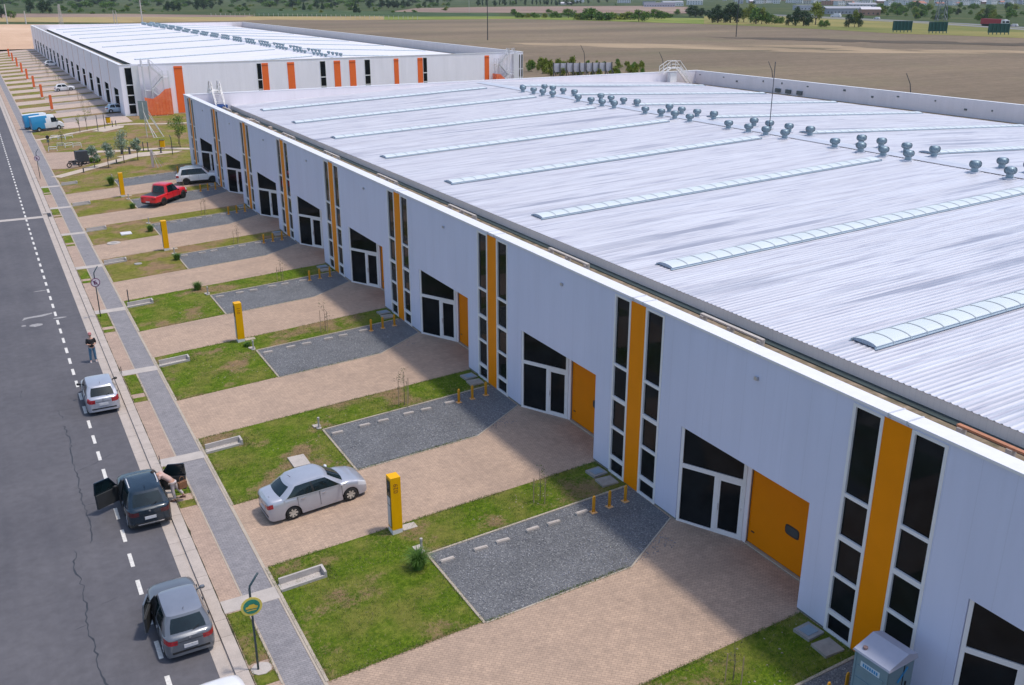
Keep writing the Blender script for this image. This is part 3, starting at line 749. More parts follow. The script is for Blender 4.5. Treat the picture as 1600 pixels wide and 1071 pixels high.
def crossover(cx,yw,parent,w=1.0,zt=9.45):
    """steps over the parapet, running along y"""
    s=MB()
    for sx in (-w/2,w/2):
        for (ya,za,yb,zb) in ((yw-2.6,7.2,yw-.7,zt),(yw-.7,zt,yw+.6,zt),(yw+.6,zt,yw+1.9,7.9)):
            s.bar((cx+sx,ya,za),(cx+sx,yb,zb),.05,.2,up=(0,0,1)); s.bar((cx+sx,ya,za+1.0),(cx+sx,yb,zb+1.0),.05); s.bar((cx+sx,ya,za+.5),(cx+sx,yb,zb+.5),.035)
            s.bar((cx+sx,ya,za),(cx+sx,ya,za+1.0),.045); s.bar((cx+sx,yb,zb),(cx+sx,yb,zb+1.0),.045)
            s.bar((cx+sx,(ya+yb)/2,(za+zb)/2),(cx+sx,(ya+yb)/2,(za+zb)/2+1.0),.04)
    for i in range(12):
        t=(i+.5)/12; y=yw-2.6+1.9*t; z=7.2+(zt-7.2)*t; s.box(cx-w/2,y-.11,z,cx+w/2,y+.11,z+.03)
    s.box(cx-w/2,yw-.7,zt-.04,cx+w/2,yw+.6,zt)
    return pb(s,'crossover_stair',M('stair_cream',(.74,.71,.68),.5,var=.05),parent)
crossover(25.1,YE,WH); 
# the far corner one runs down along x, seen from the side
s=MB(); y=117.6
for yy in (y,y+1.0):
    for (xa,za,xb,zb) in ((90.2,9.0,91.6,9.75),(91.6,9.75,93.2,9.75),(93.2,9.75,95.6,7.3)):
        s.bar((xa,yy,za),(xb,yy,zb),.07,.2); s.bar((xa,yy,za+1.0),(xb,yy,zb+1.0),.07); s.bar((xa,yy,za+.5),(xb,yy,zb+.5),.05)
        for t in (0,.5,1): s.bar((xa+(xb-xa)*t,yy,za+(zb-za)*t),(xa+(xb-xa)*t,yy,za+(zb-za)*t+1.0),.055)
for i in range(10):
    t=(i+.5)/10; x=93.2+2.4*t; z=9.75-2.45*t; s.box(x-.14,y,z,x+.14,y+1,z+.04)
s.box(91.6,y,9.7,93.2,y+1,9.75); s.box(91.7,y+.2,7.2,92.9,y+.9,9.0)
pb(s,'crossover_stair',MC['stair_cream'],WH)
# ------------------------------------------------------------------ things standing on the lots
def at(x,y,dz=0): return (x,y,gz(x)+dz)
def ordinal(i): return ORD[i] if i<20 else ('twenty-'+ORD[i-20] if i<29 else ('thirty-'+ORD[max(0,i-30)] if i<38 else 'last'))
def bay(k):  # k=0 is the partly hidden bay at the bottom edge of the photo
    return {-1:'behind the camera edge',0:'bottom-edge',1:'nearest full'}.get(k,ordinal(k-1)+' farther')
def spawn(proto,used,loc,rz_=0,label=None,cat=None,group=None):
    o=proto if not used[0] else copy_tree(proto)
    used[0]=True; o.location=loc; o.rotation_euler=(0,0,rz_); tag(o,label,cat,group); return o
def text_mesh(txt,size,mat,parent,loc,rot,name='lettering',depth=.004):
    c=bpy.data.curves.new(name,'FONT'); c.body=txt; c.size=size; c.extrude=depth; c.align_x='CENTER'; c.align_y='CENTER'; c.space_character=1.05
    o=bpy.data.objects.new(name,c); SC.collection.objects.link(o)
    dg=bpy.context.evaluated_depsgraph_get(); me=bpy.data.meshes.new_from_object(o.evaluated_get(dg)); bpy.data.objects.remove(o)
    me.materials.clear(); me.materials.append(mat)
    o=bpy.data.objects.new(name,me); link(o,parent); remember(o,parent); o.location=loc; o.rotation_euler=rot; return o
# numbered totems
def totem(paint,number,h=2.5,w=.42,d=.46):
    r=empty('unit_totem')
    b=MB(); b.mat(0); b.box(0,0,.22,w,d,h); b.mat(1); b.box(.004,.004,-.05,w-.004,d-.004,.22)
    b.build('post_body',[paint,M('totem_base_white',(.70,.68,.68),.6)],r)
    # meter side looks towards the street
    p=MB(); p.mat(1); p.box(-.012,.05,.30,-.002,d-.05,h-.14); p.build('meter_frame',[M('totem_frame',(.42,.17,.01),.6),M('totem_recess',(.10,.075,.03),.5)],r)
    g=MB(); g.box(-.022,.10,h-.75,-.013,d-.12,h-.22); g.build('meter_window',m_glass('meter_glass',(.05,.06,.055),.08),r)
    q=MB(); q.box(-.03,.09,.35,-.013,d-.09,1.25); q.box(-.024,.09,1.3,-.013,d-.09,1.62); q.build('meter_cover',M('meter_grey',(.50,.49,.50),.5),r)
    if number: text_mesh(number,.27,M('number_brown',(.30,.10,.005),.6),r,(w*.52,-.004,h-.46),(R(90),R(-90),0),'unit_number')
    return r
tn={1:('029','amber totem numbered 029 standing beside the nearest driveway'),3:('011','yellow totem with a brown number, second from the camera'),
    5:('','yellow totem third from the camera, in the turf beside the driveway'),7:('','yellow totem farthest down the near warehouse, beside the red pickup')}
pads=0
for k,(n_,lb) in tn.items():
    o=(k-1)*U0; t=totem(YEL,n_); t.location=at(11.55,30.82+o); tag(t,lb,'totem','yellow unit totems')
    p=MB(); p.box(0,0,-.03,.95,.42,.045); p=p.build('concrete_pad',EDGE if k>1 else CONC2); p.location=at(12.02,30.86+o)
    tag(p,f'flat concrete pad at the foot of the {ordinal((k-1)//2)} yellow totem','pad','concrete pads beside the totems')
# wheel stops, bollards, service posts
m=MB(); m.prism([(0,-.075),(.56,-.075),(.56,.075),(0,.075)],0,.09); m.prism([(.03,-.05),(.53,-.05),(.53,.05),(.03,.05)],.0901,.115)
ws=m.build('wheel_stop',CONC2); wu=[False]
XS=[12.36,13.76,14.72,16.09,17.02,18.36]
m=MB()
b0=empty('bollard'); m.mat(1); m.box(-.13,-.13,0,.13,.13,.02); m.build('base_plate',[YELB,M('plate_orange',(.66,.38,.16),.6)],b0)
m=MB()
for s in (-1,1): m.tube([(s*.045,0,.02),(s*.045,0,.66),(s*.03,0,.71),(0,0,.735)],.028,8)
m.build('hoop',YELB,b0,smooth=True); m=MB(); m.box(-.045,-.012,.03,.045,.012,.66); m.build('web_plate',YELB,b0)
bu=[False]
lp=empty('service_post'); m=MB(); m.lathe([(.13,0),(.13,.05),(.045,.06),(.045,.50),(.06,.51),(.06,.60),(.001,.62)],12); m.build('post',M('post_grey',(.40,.37,.35),.6,var=.25,scale=9),lp,smooth=True,angle=40)
m=MB(); m.box(-.18,.18,0,.18,.46,.05); m.build('base_slab',CONC2,lp); lu=[False]
cv=None; cu=[False]
mh=MB(); mh.mat(0); mh.box(-.36,-.33,-.02,.36,.33,.10); mh.mat(1); mh.box(-.24,-.2,.1,.24,.2,.115); hatch=mh.build('meter_pit',[CONC3,M('pit_lid_blue',(.20,.27,.33),.5)]); hu=[False]
mh=MB(); mh.box(-.38,-.34,-.02,.38,.34,.09); slab2=mh.build('cover_slab',M('slab_brownish',(.31,.28,.25),.8,var=.2,scale=4)); su=[False]
m=MB(); m.mat(0)
L=1.72
m.box(0,.10,-.02,L,.66,.03); m.box(.05,.58,.03,L,.66,.27); m.box(L-.09,.1,.03,L,.58,.27); m.box(0,.10,.03,L-.09,.17,.12)
cvp=m.build('drain_inlet',m_concrete('inlet_concrete',(.46,.42,.39)))
# saplings
def sapling(seed,h=1.7,leafy=1.0):
    r=random.Random(seed); s=empty('sapling')
    m=MB(); m.tube([(0,0,0),(.02,.01,h*.5),(r.uniform(-.05,.05),.03,h)],[.018,.014,.006],6)
    br=[]
    for i in range(7):
        z=h*r.uniform(.45,.95); a=r.uniform(0,6.28); l=r.uniform(.15,.35); e=(l*math.cos(a),l*math.sin(a),z+r.uniform(.05,.25)); m.tube([(0,0,z),e],[.008,.003],4); br.append(e)
    m.build('trunk',BARK,s)
    m=MB()
    for e in br+[(0,0,h)]:
        for i in range(int(9*leafy)):
            c=Vector(e)+Vector((r.gauss(0,.08),r.gauss(0,.08),r.gauss(0,.09))); a=Vector((r.gauss(0,1),r.gauss(0,1),r.gauss(0,1))).normalized()*.04; b=a.cross(Vector((r.gauss(0,1),r.gauss(0,1),r.gauss(0,1)))).normalized()*.022
            m.face([c-a,c-b,c+a,c+b])
    m.build('crown',LEAF_S,s)
    for (dx,dy) in ((-.28,.05),(.05,-.3),(.3,.15))[:2 if leafy<1 else 3]:
        m=MB(); m.tube([(dx,dy,0),(dx+.01,dy,h*.75)],.018,5); m.build('stake',WOODS,s)
    return s
LEAF_S=m_leaf('leaf_sapling',(.05,.07,.03),(.10,.12,.05),(.20,.20,.10),3)
def tuft(seed,h=.55,n=260,rad=.22,mats=None):
    r=np.random.default_rng(seed); a=r.uniform(0,2*np.pi,n); rr=r.uniform(0,rad*.5,n); le=h*r.uniform(.5,1.1,n); lean=r.uniform(.1,.8,n)
    bx,by=np.cos(a)*rr,np.sin(a)*rr; V=[];F=[]
    px_,py_=-np.sin(a)*.008,np.cos(a)*.008
    for i in range(n):
        b=len(V)
        p0=(bx[i],by[i],0); p1=(bx[i]+np.cos(a[i])*le[i]*lean[i]*.4,by[i]+np.sin(a[i])*le[i]*lean[i]*.4,le[i]*.7); p2=(bx[i]+np.cos(a[i])*le[i]*lean[i],by[i]+np.sin(a[i])*le[i]*lean[i],le[i]*(1-lean[i]*.45))
        for p,w in ((p0,1),(p1,.9),(p2,.15)):
            V+= [(p[0]-px_[i]*w,p[1]-py_[i]*w,p[2]),(p[0]+px_[i]*w,p[1]+py_[i]*w,p[2])]
        F+= [(b,b+1,b+3,b+2),(b+2,b+3,b+5,b+4)]
    return npmesh('grass_tuft',V,F,mats or [LEAF_G],r.integers(0,1,len(F)))
LEAF_G=m_leaf('leaf_tuft',(.05,.11,.02),(.10,.20,.04),(.20,.30,.08),2)
tufts={1:(11.53,28.25,.75),3:(11.9,54.9,.3),4:(11.68,68.3,.6),5:(11.93,77.4,.55),6:(11.70,88.6,.6),7:(11.76,99.5,.55),8:(11.55,113.4,1.0)}
sl_=[(1,17.7,28.95+.9),(2,16.6,41.7),(3,16.65,54.5),(4,17.3,66.5),(5,17.2,79.3),(6,17.2,92),(7,17.5,104.2)]
for k in KS:
    o=(k-1)*U0
    if k<0: continue
    bn='bottom-edge' if k==0 else ('nearest full' if k==1 else ordinal(k-1))
    where=f'{bn} gravel bay' if k<=1 else f'{ordinal(k-1)} bay beyond the nearest'
    for i,x in enumerate(XS):
        spawn(ws,wu,at(x,28.11+o+rng.uniform(-.04,.04),.01),R(rng.uniform(-3,3)),f'{ordinal(i)} concrete wheel stop from the street in the {where}','wheel stop','concrete wheel stops in the gravel bays')
    for i,x in enumerate((19.08,19.85,20.63)):
        spawn(b0,bu,at(x,27.93+o,.005),R(rng.uniform(-8,8)),f'{["outermost","middle","wall-side"][i]} of three yellow bollards in the {where}','bollard','yellow bollards by the warehouse wall')
    spawn(lp,lu,at(12.05,29.16+o),R(rng.uniform(-6,6)),f'short grey service post at the turf corner of the {where}','post','service posts at the turf corners')
    spawn(hatch,hu,at(20.92,30.5+o),R(4),f'concrete pit with blue lid by the wall above the {where}','pit','meter pits by the wall')
    spawn(slab2,su,at(20.86,29.62+o),R(-3),f'plain concrete cover slab by the wall above the {where}','slab','cover slabs by the wall')
    cu_=cvp if not cu[0] else cvp.copy()
    if cu[0]: SC.collection.objects.link(cu_)
    cu[0]=True; cu_.location=at(6.72,29.45+o,.0); cu_.rotation_euler=(0,R(-3.07),0)
    tag(cu_,f'open concrete drain inlet in the lawn beside the {where}','drain','drain inlets at the pavement')
    if k in tufts:
        x,y,h=tufts[k]; t=tuft(k,h*1.15,int(700*h)+60,.42); t.location=at(x,y); tag(t,f'clump of tall green grass at the lawn edge of the {where}','plant','grass clumps at the lawn corners')
for k,x,y in sl_:
    o=sapling(k,1.9 if k in(2,3) else 1.5,1.4 if k==2 else .6); o.location=at(x,y-(0 if k>1 else 0)); tag(o,f'thin staked sapling in the turf strip above the {"nearest full gravel bay" if k==1 else ordinal(k-1)+" bay beyond the nearest"}','sapling','staked saplings in the turf strips')
o=sapling(31,1.4,.3); o.location=at(17.4,17.6); tag(o,'bare staked sapling in the bottom-edge turf strip','sapling','staked saplings in the turf strips')
# slab in the second lawn, another far one, single post, small pads
m=MB(); m.box(-.38,-.55,-.02,.38,.55,.06); c=m.build('inspection_cover',CONC2); c.location=at(10.2,38.9); tag(c,'square pale concrete inspection cover in the turf behind the silver sedan','cover')
m=MB(); m.box(-.45,-.5,-.02,.45,.5,.08); c=m.build('inspection_cover',M('cover_white',(.62,.61,.64),.6)); c.location=at(*G(197,365,.25)); tag(c,'white square cover in the lawn farther up the street','cover')
m=MB(); m.lathe([(.55,-.02),(.55,.04),(.001,.045)],18); m.cm=1; m.lathe([(.26,.046),(.26,.06),(.001,.062)],14); c=m.build('manhole',[CONC2,CONC3]); c.location=at(*G(178,381,.1)); tag(c,'round manhole in pale concrete at the driveway edge','manhole')
m=MB(); m.lathe([(.3,-.02),(.3,.05),(.001,.055)],14); c=m.build('manhole',CONC3); c.location=at(*G(216,413.5,.15)); tag(c,'small round manhole in the middle of a lawn','manhole')
m=MB(); m.tube([(0,0,0),(0,0,1.0)],.035,8); c=m.build('marker_post',DARKM); c.location=at(6.95,68.2); tag(c,'short dark post at the pavement edge by a drain inlet','post')
for i,(x,y,lb) in enumerate(((4.63,42.1,'thin dark rod in the kerb strip above the silver hatchback verge'),(4.66,54.7,'thin dark rod at the corner of a verge beside the street'))):
    m=MB(); m.tube([(0,0,0),(-.02,.02,.42)],.02,6); c=m.build('marker_rod',DARKM); c.location=(x,y,SW); tag(c,lb,'rod','marker rods in the kerb strip')
# street drain
m=MB(); m.mat(1); m.box(-.15,-.9,-.02,.15,.9,.05); m.mat(0); m.box(-.5,.95,-.02,1.1,1.4,.03); c=m.build('storm_drain',[CONC2,M('drain_dark',(.03,.03,.035),.7)]); c.location=(4.35,101.6,SW-.03); tag(c,'dark storm drain slot in the kerb at the cross channel','drain')
# street signs: a bent pole with a disc
def disc_sign(loc,label,style,ph,tilt=0):
    s=empty('street_sign',loc,tilt)
    m=MB(); m.tube([(0,0,-.05),(0,0,ph*.86),(.02,0,ph*.89),(.30,.02,ph)],.035,8); m.build('pole',M('pole_teal',(.03,.06,.075),.5),s,smooth=True)
    z0=ph*.69
    def disc(r,y,mt,name='sign_face',n=28):
        m=MB(); m.lathe([(.001,-.006),(r,-.006),(r,.006),(.001,.006)],n,(0,y,z0),'y'); return m.build(name,mt,s)
    if style=='green':
        disc(.33,-.05,M('sign_yellow',(.62,.50,.10),.5),'sign_rim'); disc(.255,-.058,M('sign_green',(.01,.19,.13),.5))
        m=MB(); y=-.070
        m.face([(x,y,z0+z) for x,z in ((-.19,-.055),(.17,-.075),(.19,0),(.12,.035),(.07,.09),(-.06,.085),(-.11,.03),(-.18,.02))]); m.build('car_symbol',M('sign_gold',(.60,.42,.04),.5),s)
        m=MB(); m.box(-.16,-.066,z0-.14,.14,-.064,z0-.11); m.build('underline',M('sign_gold',(.6,.42,.04)),s)
    else:
        disc(.30,-.05,M('sign_purple',(.17,.06,.13),.5),'sign_rim'); disc(.245,-.058,M('sign_white',(.66,.60,.66),.5))
        m=MB(); y=-.068; m.bar((-.09,y,z0+.12),(-.045,y,z0-.13),.065,.01,up=(0,1,0)); m.bar((-.1,y,z0+.1),(.06,y,z0+.12),.05,.01,up=(0,1,0)); m.bar((.0,y,z0+.02),(.09,y,z0-.03),.05,.008,up=(0,1,0)); m.bar((-.03,y,z0-.11),(.1,y,z0-.07),.04,.008,up=(0,1,0))
        m.bar((-.17,y-.008,z0+.17),(.17,y-.008,z0-.17),.035,.008,up=(0,1,0)); m.build('crossed_symbol',M('sign_plum',(.11,.01,.07),.5),s)
    return tag(s,label,'sign','round street signs on bent poles')
disc_sign((4.88,25.8,SW),'green and yellow round sign with a car symbol on bent pole','green',3.55,R(-4))
disc_sign((4.86,66.13,SW),'white round sign with purple rim and crossed symbol, mid street','plum',3.45,R(6))
disc_sign((4.96,123.1,SW),'small round crossed sign on bent pole at the park plaza','plum',3.4,R(6))
m=MB(); m.lathe([(.42,-.02),(.42,.03),(.001,.035)],9); c=m.build('sign_footing',CONC2); c.location=(4.98,25.8,SW); c.scale=(.8,.75,1); tag(c,'broken concrete footing around the green sign pole','footing')
# portable toilet
pt=empty('portable_toilet',(20.0,14.42,.80),R(3))
m=MB(); w=.56
PT=M('toilet_grey_blue',(.15,.235,.28),.5,var=.08,scale=2)
m.box(-w,-w,.08,w,w,2.02)
pts=m
for i in range(4): m.box(-w-.025,-w+.12,.35+i*.4,-w+.005,w-.12,.41+i*.4)
m.box(-w-.02,-w,.06,-w+.05,-w+.06,2.05); m.box(-w-.02,w-.06,.06,-w+.05,w,2.05)
m.build('body',PT,pt)
m=MB(); m.box(-w-.04,-w-.04,0,w+.04,w+.04,.08); m.build('skid',DARKM,pt)
m=MB(); h0=2.03; e=w+.06
P=lambda x,y,z:(x,y,z)
# shallow roof folded towards the street
r0=[(-e,-e,h0),(e,-e,h0+.02),(e,e,h0+.02),(-e,e,h0)]
r1=[(-e+.02,-e+.02,h0+.06),(.18,-e+.02,h0+.30),(.18,e-.02,h0+.30),(-e+.02,e-.02,h0+.06)]
r2=[(e-.02,-e+.02,h0+.16),(e-.02,e-.02,h0+.16)]
m.face([r1[0],r1[1],r1[2],r1[3]]); m.face([r1[1],r2[0],r2[1],r1[2]])
m.face([r0[0],r0[1],r2[0],r1[1],r1[0]]); m.face([r0[2],r0[3],r1[3],r1[2],r2[1]]); m.face([r0[1],r0[2],r2[1],r2[0]]); m.face([r0[3],r0[0],r1[0],r1[3]]); m.face(list(reversed(r0)))
m.build('roof',M('toilet_roof',(.36,.38,.47),.4,var=.05),pt)
m=MB(); m.lathe([(.07,0),(.07,.07),(.05,.08),(.001,.08)],10,(-.42,.36,h0+.10)); m.build('vent_cap',M('vent_brown',(.25,.16,.15),.6),pt)
m=MB(); m.box(-w-.012,-.30,1.62,-w-.002,.34,1.80); m.build('name_plate',M('plate_pale',(.50,.60,.68),.5),pt)
m=MB()
for i in range(7): m.box(-w-.018,-.24+i*.075,1.66,-w-.013,-.19+i*.075,1.76)
m.build('name_strokes',M('plate_blue',(.02,.22,.48),.5),pt)
m=MB(); m.bar((-.10,-w-.012,1.45),(.28,-w-.012,1.85),.10,.006,up=(0,1,0)); m.build('side_sticker',M('plate_blue',(.02,.22,.48)),pt)
m=MB(); m.box(.25,-w-.03,1.0,.30,-w,1.35); m.box(.12,-w-.015,.2,.14,-w,1.95); m.build('door_latch',BLACK,pt)
tag(pt,'grey-blue portable toilet with pale roof standing against the nearest stripe','portable toilet')
# ------------------------------------------------------------------ vehicles
def carpaint(name,c,rough=.28,metal=.35):
    if name in MC: return MC[name]
    m,nt,b=newmat(name); n=N(nt); v=n.coord('obj')
    n.l(n.ramp(n.noise(v,1.5,3),[(.3,col(c,.95)),(.7,col(c,1.05))]),b.inputs['Base Color'])
    b.inputs['Roughness'].default_value=rough; b.inputs['Metallic'].default_value=metal; b.inputs['Coat Weight'].default_value=.6; b.inputs['Coat Roughness'].default_value=.05
    MC[name]=m; return m
TAIL=M('tail_red',(.35,.012,.02),.2,var=.1,coat=.5); HEAD=M('lamp_clear',(.62,.64,.68),.15,var=.1,coat=.6)
RIM=M('alloy_rim',(.55,.55,.57),.4,metal=.35); CHROME=M('chrome_trim',(.6,.6,.62),.2,metal=.8)
PLATE=M('plate_white',(.55,.55,.57),.5,var=.2,scale=30); TRIMK=M('trim_black',(.015,.016,.018),.45)
def lerp(tab,x):
    if x<=tab[0][0]: return tab[0][1]
    for (a,va),(b,vb) in zip(tab[:-1],tab[1:]):
        if x<=b:
            t=(x-a)/(b-a); t=t*t*(3-2*t)*.5+t*.5; return va+(vb-va)*t
    return tab[-1][1]
def wheel_mesh(r,w,n=28):
    t=MB(); t.lathe([(r*.60,-w/2),(r*.90,-w/2),(r*.985,-w*.38),(r,-w*.2),(r,w*.2),(r*.985,w*.38),(r*.90,w/2),(r*.60,w/2)],n,(0,0,0),'y')
    k=MB(); k.mat(1); k.lathe([(.001,-w*.20),(r*.62,-w*.20)],n,(0,0,0),'y')
    k.lathe([(.001,w*.20),(r*.60,w*.20)][::-1],n,(0,0,0),'y')
    k.mat(0)
    for s in (-1,1):
        k.lathe([(r*.60,s*w*.30),(r*.60,s*w*.48),(r*.66,s*w*.5),(r*.66,s*w*.40)] if s>0 else [(r*.66,s*w*.40),(r*.66,s*w*.5),(r*.60,s*w*.48),(r*.60,s*w*.30)],n,(0,0,0),'y')
        for i in range(7):
            a=2*math.pi*i/7
            k.bar((.05*math.cos(a),s*w*.40,.05*math.sin(a)),(r*.62*math.cos(a),s*w*.46,r*.62*math.sin(a)),.07,.03,up=(0,1,0))
        k.lathe([(.001,s*w*.44),(.07,s*w*.40)][::1 if s<0 else -1],12,(0,0,0),'y')
    return t,k
def car(spec):
    S=dict(L=4.0,W=1.68,H=1.48,wb=2.45,fo=.78,r=.30,tw=.19,gc=.17,paint=None,trim=None,roofmat=None,kind='hatch',
        top=None,shoulder=None,gh=None,pillars=(.0,.05,.45,.50,.86,1.0),tail=(.62,.92),nose=1,rails=False,openings=())
    S.update(spec); L,W,H,r=S['L'],S['W'],S['H'],S['r']; P=S['paint']; TR=S['trim'] or P
    root=empty(S.get('name','parked_car'))
    xf=L/2; xr=-L/2; xw1=xf-S['fo']; xw2=xw1-S['wb']
    top=S['top']; sh=S['shoulder']
    # stations
    xs=set()
    for e,sg in ((xf,-1),(xr,1)):
        for d in (0,.012,.05,.12,.22,.34,.48): xs.add(round(e+sg*d,4))
    ra=r+.055
    for xw in (xw1,xw2):
        for i in range(13): xs.add(round(xw+ra*math.cos(math.pi*i/12),4))
        xs.add(round(xw+ra+.02,4)); xs.add(round(xw-ra-.02,4))
    x=xw2+ra+.15
    while x<xw1-ra-.1: xs.add(round(x,4)); x+=.16
    xs=sorted(v for v in xs if xr<=v<=xf)
    o_=[xs[0]]
    for v in xs[1:]:
        if v-o_[-1]>.008: o_.append(v)
    xs=o_
    endk=[(0,.50),(.012,.74),(.05,.86),(.12,.925),(.22,.965),(.34,.985),(.48,1.0)]
    def kx(x): return min(lerp(endk,xf-x),lerp(endk,x-xr))
    GR=[]
    for x in xs:
        hw=W/2*kx(x)*lerp([(xr,.985),(xr*.3,1.0),(xf*.45,.99),(xf,.94)],x)
        zt=lerp(top,x); zs=min(lerp(sh,x),zt-.03)
        e=min(xf-x,x-xr); drop=.07*max(0,1-e/.12)
        zb=S['gc']+.06*max(0,1-e/.15)
        arch=0
        for xw in (xw1,xw2):
            if abs(x-xw)<ra: arch=max(arch,r*.95+math.sqrt(max(0,ra*ra-(x-xw)**2))-.0)
        zb2=max(zb,arch) if arch else zb
        zs-=drop; zt-=drop
        z1=max(zb2,S['gc']+.16); z2=max(z1+.02,.52*zs+.05); z2=min(z2,zs-.1); z1=min(z1,z2-.02); 
        if zb2>z1: z1=zb2+.01
        if z1>z2: z2=z1+.02
        zm=(z2+zs)/2
        GR.append([(x,hw*.965,zb2),(x,hw*.99,z1),(x,hw,z2),(x,hw*.992,zm),(x,hw*.965,zs-.015),(x,hw*.90,zs+(zt-zs)*.45),(x,hw*.70,zs+(zt-zs)*.85),(x,hw*.35,zt),(x,0,zt+.004)])
    nr=len(GR[0])
    V=[];
    for ring in GR:
        V+= [(x,-y,z) for x,y,z in ring]+[(x,y,z) for x,y,z in reversed(ring[:-1])]
    k=2*nr-1
    mats=[P,TR,TRIMK,TAIL,HEAD]
    body=MB(); body.v=V; tl=[MB(),MB()]; hl=[MB(),MB()]
    for i in range(len(xs)-1):
        xm=(xs[i]+xs[i+1])/2
        for j in range(k-1):
            jj=min(j,k-2-j); side=0 if j<nr-1 else 1
            f=(i*k+j,(i+1)*k+j,(i+1)*k+j+1,i*k+j+1)
            tgt=None
            if S['kind']!='van' or True:
                if xm-xr<S.get('tl_len',.30) and jj in S.get('tl_band',(3,)): tgt=tl[side]
                if xf-xm<S.get('hl_len',.42) and jj in S.get('hl_band',(3,4)) : tgt=hl[side]
            if tgt is not None:
                pts=[Vector(V[q]) for q in f]
                nn=(pts[1]-pts[0]).cross(pts[3]-pts[0])
                if nn.length>0: nn.normalize()
                tgt.face([p+nn*.004 for p in pts])
            mi=0
            if jj==0: mi=1
            if S.get('toptrim') and jj>=5 and S['toptrim'][0]<xm<S['toptrim'][1]: mi=2
            body.f.append(f); body.m.append(mi)
    for i,rev in ((0,False),(len(xs)-1,True)):
        # end caps as quads between left and right
        for j in range(nr-1):
            a=i*k+j; b=i*k+k-1-j; a2=a+1; b2=b-1
            f=(a,a2,b2,b) if not rev else (b,b2,a2,a)
            body.f.append(f); body.m.append(1 if j==0 else 0)
    bo=body.build('body',mats,root,smooth=True,angle=38)
    for m_ in tl:
        if m_.f: m_.build('tail_light',S.get('tailmat',TAIL),root,smooth=True)
    for m_ in hl:
        if m_.f: m_.build('headlight',HEAD,root,smooth=True)
    # dark floor pan and wheel wells
    u=MB(); u.box(xr+.12,-W/2+.22,S['gc']-.02,xf-.15,W/2-.22,.62); 
    for xw in (xw1,xw2): u.box(xw-ra-.03,-W/2+.05,r*.6,xw+ra+.03,W/2-.05,r*.62) if False else None
    u.box(xw2+ra+.02,-W/2+.08,S['gc']-.01,xw1-ra-.02,W/2-.08,S['gc']+.1)
    u.build('floor_pan',BLACK,root)
    # wheels
    wt,wk=wheel_mesh(r,S['tw'])
    first_=None
    for xw in (xw1,xw2):
        for s in (-1,1):
            if first_ is None:
                first_=wt.build('wheel',RUBBER,root,smooth=True,angle=50); rim=wk.build('rim',[S.get('rim',RIM),BLACK],first_,smooth=True,angle=30); w_=first_
            else:
                w_=first_.copy(); SC.collection.objects.link(w_); w_.parent=root; remember(w_,root)
                q=rim.copy(); SC.collection.objects.link(q); q.parent=w_; remember(q,w_)
            w_.location=(xw,s*(W/2-.12),r)
    # greenhouse
    g=S['gh']
    if g:
        nf,ns,nrr=8,24,8
        def outline(xf_,xr_,hw,bf,br,cr):
            pts=[]
            for i in range(nf+1):
                v=-1+2*i/nf; pts.append((xf_-bf*v*v-cr*max(0,abs(v)-.75)*2,hw*v*(1-.04*max(0,abs(v)-.75)*4)))
            xa=pts[-1][0]
            xb=xr_+br+cr*.5
            for i in range(1,ns):
                t=i/ns; pts.append((xa+(xb-xa)*t,hw*(1+.025*math.sin(math.pi*t))))
            for i in range(nrr+1):
                v=1-2*i/nrr; pts.append((xr_+br*v*v+cr*max(0,abs(v)-.75)*2,hw*v*(1-.04*max(0,abs(v)-.75)*4)))
            for i in range(1,ns):
                t=1-i/ns; pts.append((xa+(xb-xa)*t,-hw*(1+.025*math.sin(math.pi*t))))
            return pts
        bo_=outline(g['xf'],g['xr'],g.get('hb',W/2*.925),g.get('bf',.13),g.get('br',.10),.06)
        to_=outline(g['xft'],g['xrt'],g.get('ht',W/2*.69),g.get('bft',.06),g.get('brt',.04),.08)
        rows=[0,.07,.5,.87,1.0]; n=len(bo_)
        zb_=lambda x:min(lerp(sh,x)+.0,lerp(top,x)-.0)-.02
        zt_=lambda x,y:g['zt']-g.get('arc',.05)*(abs(x-g.get('xc',0))/1.2)**2
        Pg=[]
        for t in rows:
            ring=[]
            for (a,b) in zip(bo_,to_):
                z0=zb_(a[0]); z1=zt_(*b); bul=.035*math.sin(math.pi*t)
                y=a[1]+(b[1]-a[1])*t; y+=bul*(1 if y>0 else -1)*min(1,abs(y)/.5)
                ring.append((a[0]+(b[0]-a[0])*t,y,z0+(z1-z0)*t))
            Pg.append(ring)
        def sidecol(i):  # -> ('f',idx) etc
            i%=n
            if i<nf: return 'F',i,0
            if i<nf+ns: return 'L',(i-nf+.5)/ns,1
            if i<nf+ns+nrr: return 'R',i-nf-ns,0
            return 'S',1-(i-nf-ns-nrr+.5)/ns,-1
        shell=MB(); ws_=MB(); rw=MB(); sw={}
        pl=S['pillars']
        for q in range(len(rows)-1):
            for i in range(n):
                j=(i+1)%n; pts=[Pg[q][i],Pg[q][j],Pg[q+1][j],Pg[q+1][i]]
                kd,t,sd=sidecol(i); glass=False; tg=None
                if kd=='F':
                    if q in (1,2) or q==0: tg=ws_ if (0<t<nf-1) else None
                    if q==3: tg=None
                elif kd=='R':
                    if q in (1,2) and 0<t<nrr-1 and not S.get('solidrear'): tg=rw
                else:
                    if q in (1,2):
                        w_i=None
                        for wi in range(0,len(pl)-1,1):
                            if pl[wi]<=t<pl[wi+1]: w_i=wi
                        if w_i is not None and w_i%2==1: tg=sw.setdefault((sd,w_i),MB())
                if tg is None: shell.mat(2 if (S.get('darkpillar') and kd in 'LS' and q in(1,2) and pl[1]<t<pl[-2]) else 0); shell.face(pts)
                else: tg.face(pts)
        # roof skin
        R0=Pg[-1]; cx_=sum(p[0] for p in R0)/n
        rings=[R0]
